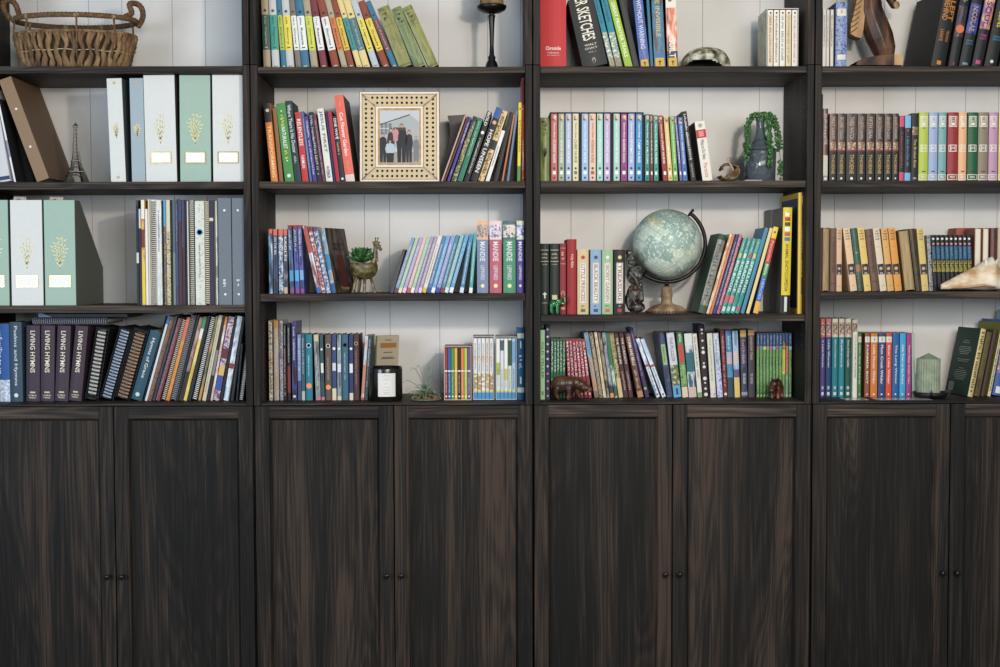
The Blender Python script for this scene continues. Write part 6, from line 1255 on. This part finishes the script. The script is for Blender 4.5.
# -- carved horse head
Yh = .12; s = px(Yh); t = stand('horse_head_carving', 876, Yh, 3, 0); z = lambda y: W(876, y, Yh)[1]-t.location.z; x = lambda u: (u-876)*s
tag(t, 'large carved two-tone wooden horse head on a log base, top shelf', 'carving')
HB = art(['2a180f', '472b1b', '6a452b'], 11, (3.2, 1, .6), rough=.42, spec=.4, contrast=1.5); HL = art(['8a6238', 'a97f4e', 'c49a66'], 20, (1,1,.4), rough=.6)
nk = [(x(885.5), 0, z(61)), (x(883.6), 0, z(50)), (x(879.4), 0, z(38)), (x(874), 0, z(24)), (x(869.5), 0, z(10)), (x(868.5), 0, z(-6)), (x(872), 0, z(-20)), (x(879), 0, z(-26))]
blob('neck_and_head', [((x(884), 0, z(46)), .030, (.95,.95,1)), ((x(877), 0, z(-22)), .026, (1.1,.75,.9)), ((x(884), 0, z(-12)), .019, (1.1,.8,1)), ((x(890), 0, z(-1)), .0135, (1,.9,1.1)), ((x(893.4), 0, z(5)), .0125, (1,1,1))], HB, t, .0022, 5,
     [(nk, [.027, .039, .045, .044, .040, .036, .032, .024]), ([(x(879), 0, z(-22)), (x(888), 0, z(-4)), (x(893), 0, z(5))], [.024, .016, .013])])
q = MB(); q.lathe([(.0115, -.002), (.0125, .002), (.0110, .0045)], HL, 20, (0,0,0), True); o_ = q.build('muzzle_cut', t, (x(894.6), -.010, z(5.6))); o_.rotation_euler = (PI/2, 0, .5)
mn = [(864,-34),(857.6,-16),(853.6,4),(850.6,18),(848.6,25),(848,35),(853,38),(859,39.6),(861,30),(862.4,14),(864,0),(868,-20)]
q = MB(); q.prism([(x(u), z(v)) for u, v in mn][::-1], -.026, .026, HL)
for k in range(9):
    v = -14+k*5.4; u = 862.5-(v+14)*.16
    q.tube([(x(u-1), -.0275, z(v)), (x(u-4.5), -.0275, z(v+3.2)), (x(u-8.4), -.0268, z(v+5.2))], .0015, mat('5f4226', .7), 5)
q.build('mane', t)
for sg in (-1, 1):
    q = MB(); q.lathe([(.008, 0), (.009, .01), (.001, .034)], HB, 10, (x(873), sg*.014, z(-33)), True); q.build('ear', t)
    q = MB(); q.ball((x(884), sg*.0175, z(-15)), .0032, mat('0c0806', .15), 8); q.build('eye', t)
q = MB(); pr = [(852.6,67.2),(853.2,63.4),(860,60.6),(870,58.4),(880,57),(890,56.4),(890,67.2)]
zb_ = 0.0
q.prism([(x(u), max(0, z(v))) for u, v in pr][::-1], -.045, .045, art(['1f120b', '4a2c1a', '6e4729'], 40, (.5,1,.2), rough=.6, contrast=1.4)); q.build('log_base', t)
q = MB(); q.prism([(x(u), max(0, z(v))) for u, v in ((890.1,67.2),(890.1,56.4),(896,56.8),(898.4,60),(898.6,67.2))][::-1], -.045, .045, HL); q.build('pale_base_end', t)
# -- conch shell
Ys = .055; s = px(Ys); t = stand('seashell', 970, Ys, 3, 2, dz=.0035); z = lambda y: W(970, y, Ys)[1]-t.location.z; x = lambda u: (u-970)*s
tag(t, 'large cream and orange spiked conch shell lying on its side', 'seashell')
CS = art(['b58a5c', 'd0b894', 'ddd2bc', 'e4dccb'], 16, (1,1,1.5), rough=.4, contrast=1.2, bump=.5)
q = MB(); ns, nr = 60, 26; vs = []; Lx0, Lx1 = 940.4, 1012
for i in range(ns+1):
    f = i/ns; u = Lx0+(Lx1-Lx0)*f
    if u < 992: R0 = 2.6+(u-Lx0)/(992-Lx0)*13.6
    else: R0 = 16.2-(u-992)*.75
    for j in range(nr):
        a = 2*PI*j/nr; sp2 = 1.0
        lob = 1+.16*math.cos(a-2.0)*f+.05*math.cos(3*a)
        if u > 975: lob += .10*max(0, math.cos(a*5+f*8))*math.exp(-((u-988)/12)**2)
        rr = R0*lob*s; vs.append((x(u), math.sin(a)*rr*.72, math.cos(a)*rr*1.0+R0*s*.96))
fs = [(i*nr+j, i*nr+(j+1)%nr, (i+1)*nr+(j+1)%nr, (i+1)*nr+j) for i in range(ns) for j in range(nr)]+[tuple(range(nr))[::-1], tuple(ns*nr+k for k in range(nr))]
q.add(vs, fs, CS, True); o_ = q.build('whorl', t)
mz = min(v[2] for v in vs); o_.location.z = -mz-.0030
for (u, v, ln, ang) in ((985, 264, 7, -.15), (992, 264.6, 7, .35), (999, 270, 7, .7), (978, 269, 4, -.2), (1000, 285, 6, 1.6), (996, 277, 5, 1.0)):
    q = MB(); bx_, bz_ = x(u), max(z(v)-.012, .014); d_ = Vector((math.sin(ang), -.25, math.cos(ang))).normalized()
    p0 = Vector((bx_, -.008, bz_)); q.tube([p0, p0+d_*ln*s*.7, p0+d_*(ln*s+.012)], [.012, .0065, .001], CS, 10); q.build('spike', t)
q = MB(); q.tube([(x(950), -.014, z(288)), (x(965), -.027, z(287)), (x(980), -.034, z(285)), (x(992), -.032, z(287))], [.001, .003, .0042, .002], mat('b98a5a', .4), 8); q.build('aperture_lip', t)
# -- green ribbed candle on a black tray
Yc = .12; s = px(Yc); t = stand('candle_tray', 930.5, Yc, 3, 3); tag(t, 'black oval tray with a raised handle end under the green candle', 'tray')
q = MB(); prf = [(13*s, 0), (15.4*s, .003), (17.6*s, .020), (17*s, .020), (14.8*s, .006), (.5*s, .005)]
q.lathe(prf, mat('101112', .45), 36, sy=.85)
q.build('dish', t)
q = MB(); q.prism([(12*s, .004), (17.6*s, .013), (19.4*s, .024), (17.6*s, .024), (14*s, .012)][::-1], -.018, .018, mat('101112', .45)); q.build('handle', t)
q = MB(); q.tube([(-5*s, -.0515, .003), (-5.3*s, -.0525, .020), (-4.6*s, -.0525, .030), (-3.6*s, -.0525, .020), (-3.6*s, -.0515, .003)], .0016, mat('0c0c0d', .4), 6); q.build('wire_loop', t)
c = stand('pillar_candle', 928, Yc, 3, 3, dz=.0058); tag(c, 'sage green fluted pillar candle with a conical top on the bottom shelf', 'candle')
hc = W(928, 358.6, Yc)[1]-c.location.z; ht = W(928, 353, Yc)[1]-c.location.z; n = 96; vs = []
prof = [(11.2, 0), (11.6, .003), (11.6, hc), (10.6, hc+.001), (6, hc+(ht-hc)*.5), (.4, ht)]
for r, z_ in prof:
    for k in range(n):
        a = 2*PI*k/n; fl_ = .55*abs(math.sin(a*12))**.6 if r > 11 else 0
        vs.append((math.cos(a)*(r-.55+fl_)*s, math.sin(a)*(r-.55+fl_)*s, z_))
q = MB(); q.add(vs, [(i*n+k, i*n+(k+1)%n, (i+1)*n+(k+1)%n, (i+1)*n+k) for i in range(len(prof)-1) for k in range(n)]+[tuple(range(n))[::-1], tuple((len(prof)-1)*n+k for k in range(n))], art(['75836c', '86947a', '94a286'], 30, rough=.5)); q.build('wax', c)
q = MB(); q.tube([(0,0,ht-.001), (0,0,ht+.006), (-.003,0,ht+.010)], .0008, mat('d0c8b0'), 5); q.build('wick', c)
# -- things lying flat
z1 = ZB+W(60, 325.3, .09)[1]-ZB
X_0, X_1 = W(32.5, 320, .11)[0], W(107, 320, .11)[0]
zf = W(50, 325.3, .09)[1]+.0012
t = empty('spiral_notebook', (X_0, .11, zf), (0,0,0)); tag(t, 'wire-bound notebook lying flat across the plum hymn books', 'notebook')
q = MB(); q.box(0, .004, .004, X_1-X_0, .19, .007, mat('1c2030')); q.box(0, .004, .018, X_1-X_0, .19, .020, mat('1c2030')); q.box(0, .003, .005, X_1-X_0, .0045, .019, mat('14151c')); q.build('cover', t)
q = MB(); q.box(.002, .006, .0072, X_1-X_0-.002, .188, .0178, PAPER); q.build('pages', t)
q = MB(); k = .003
while k < X_1-X_0-.002:
    q.tube([(k+j*.0004, .0-math.sin(PI*2*j/10)*.0085, .0118+math.cos(PI*2*j/10)*.0108) for j in range(11)], .0010, mat('a4a8bc', .35, .2), 5); k += .0068
q.build('wire_coil', t)
t = empty('document_folder', (W(37, 318, .10)[0], .115, zf+.0240), (0,0,-.02)); tag(t, 'dark grey folder lying on top of the wire-bound notebook', 'folder')
w_ = W(127, 318, .10)[0]-W(37, 318, .10)[0]
q = MB(); q.box(0, 0, 0, w_, .18, .012, art(['14181b', '20272b', '2b3338'], 20, rough=.5), .0015); q.build('folder_cover', t)
q = MB(); q.prism([(0, .0004), (.045, .0004), (.008, .0145), (0, .0145)], -.0006, .02, mat('6f8fb8', .5)); q.build('blue_tab', t)
for (u0, u1, Yp_, yt_, c1, lk) in ((13.4, 26, .12, 196.6, 'c9a898', 'pink and white leaflet poking out of the white file box'), (49.6, 63, .12, 196.8, 'c0a05c', 'gold patterned leaflet poking out of the sage file box')):
    a_, b_ = W(u0, 197, Yp_)[0], W(u1, 197, Yp_)[0]; zt2 = W(u0, yt_, Yp_)[1]
    t = empty('leaflet', (a_, Yp_, SH[0][2]+.004)); tag(t, lk+', leftmost bookcase', 'leaflet')
    q = MB(); q.box(0, 0, 0, b_-a_, .004, zt2-SH[0][2]-.004, art([c1, 'd8d0c8', '8a6a5a'], 90, rough=.6, contrast=1.6)); q.build('sheets', t)
for (u0, u1, lk) in ((844, 868, 'glossy white sheet lying under the portrait classics'), (876, 931, 'long glossy sheet lying under the pioneer paperbacks')):
    a_, b_ = W(u0, 400, .06)[0], W(u1, 400, .06)[0]; t = empty('paper_sheet', (a_, .045, ZB+.0002)); tag(t, lk, 'paper sheet')
    q = MB(); q.prism([(0, 0), (b_-a_, 0), (b_-a_, .0004), (0, .0004)], 0, .08, mat('b9bcbc', .15, spec=.8)); q.build('sheet', t)
finish_labels()
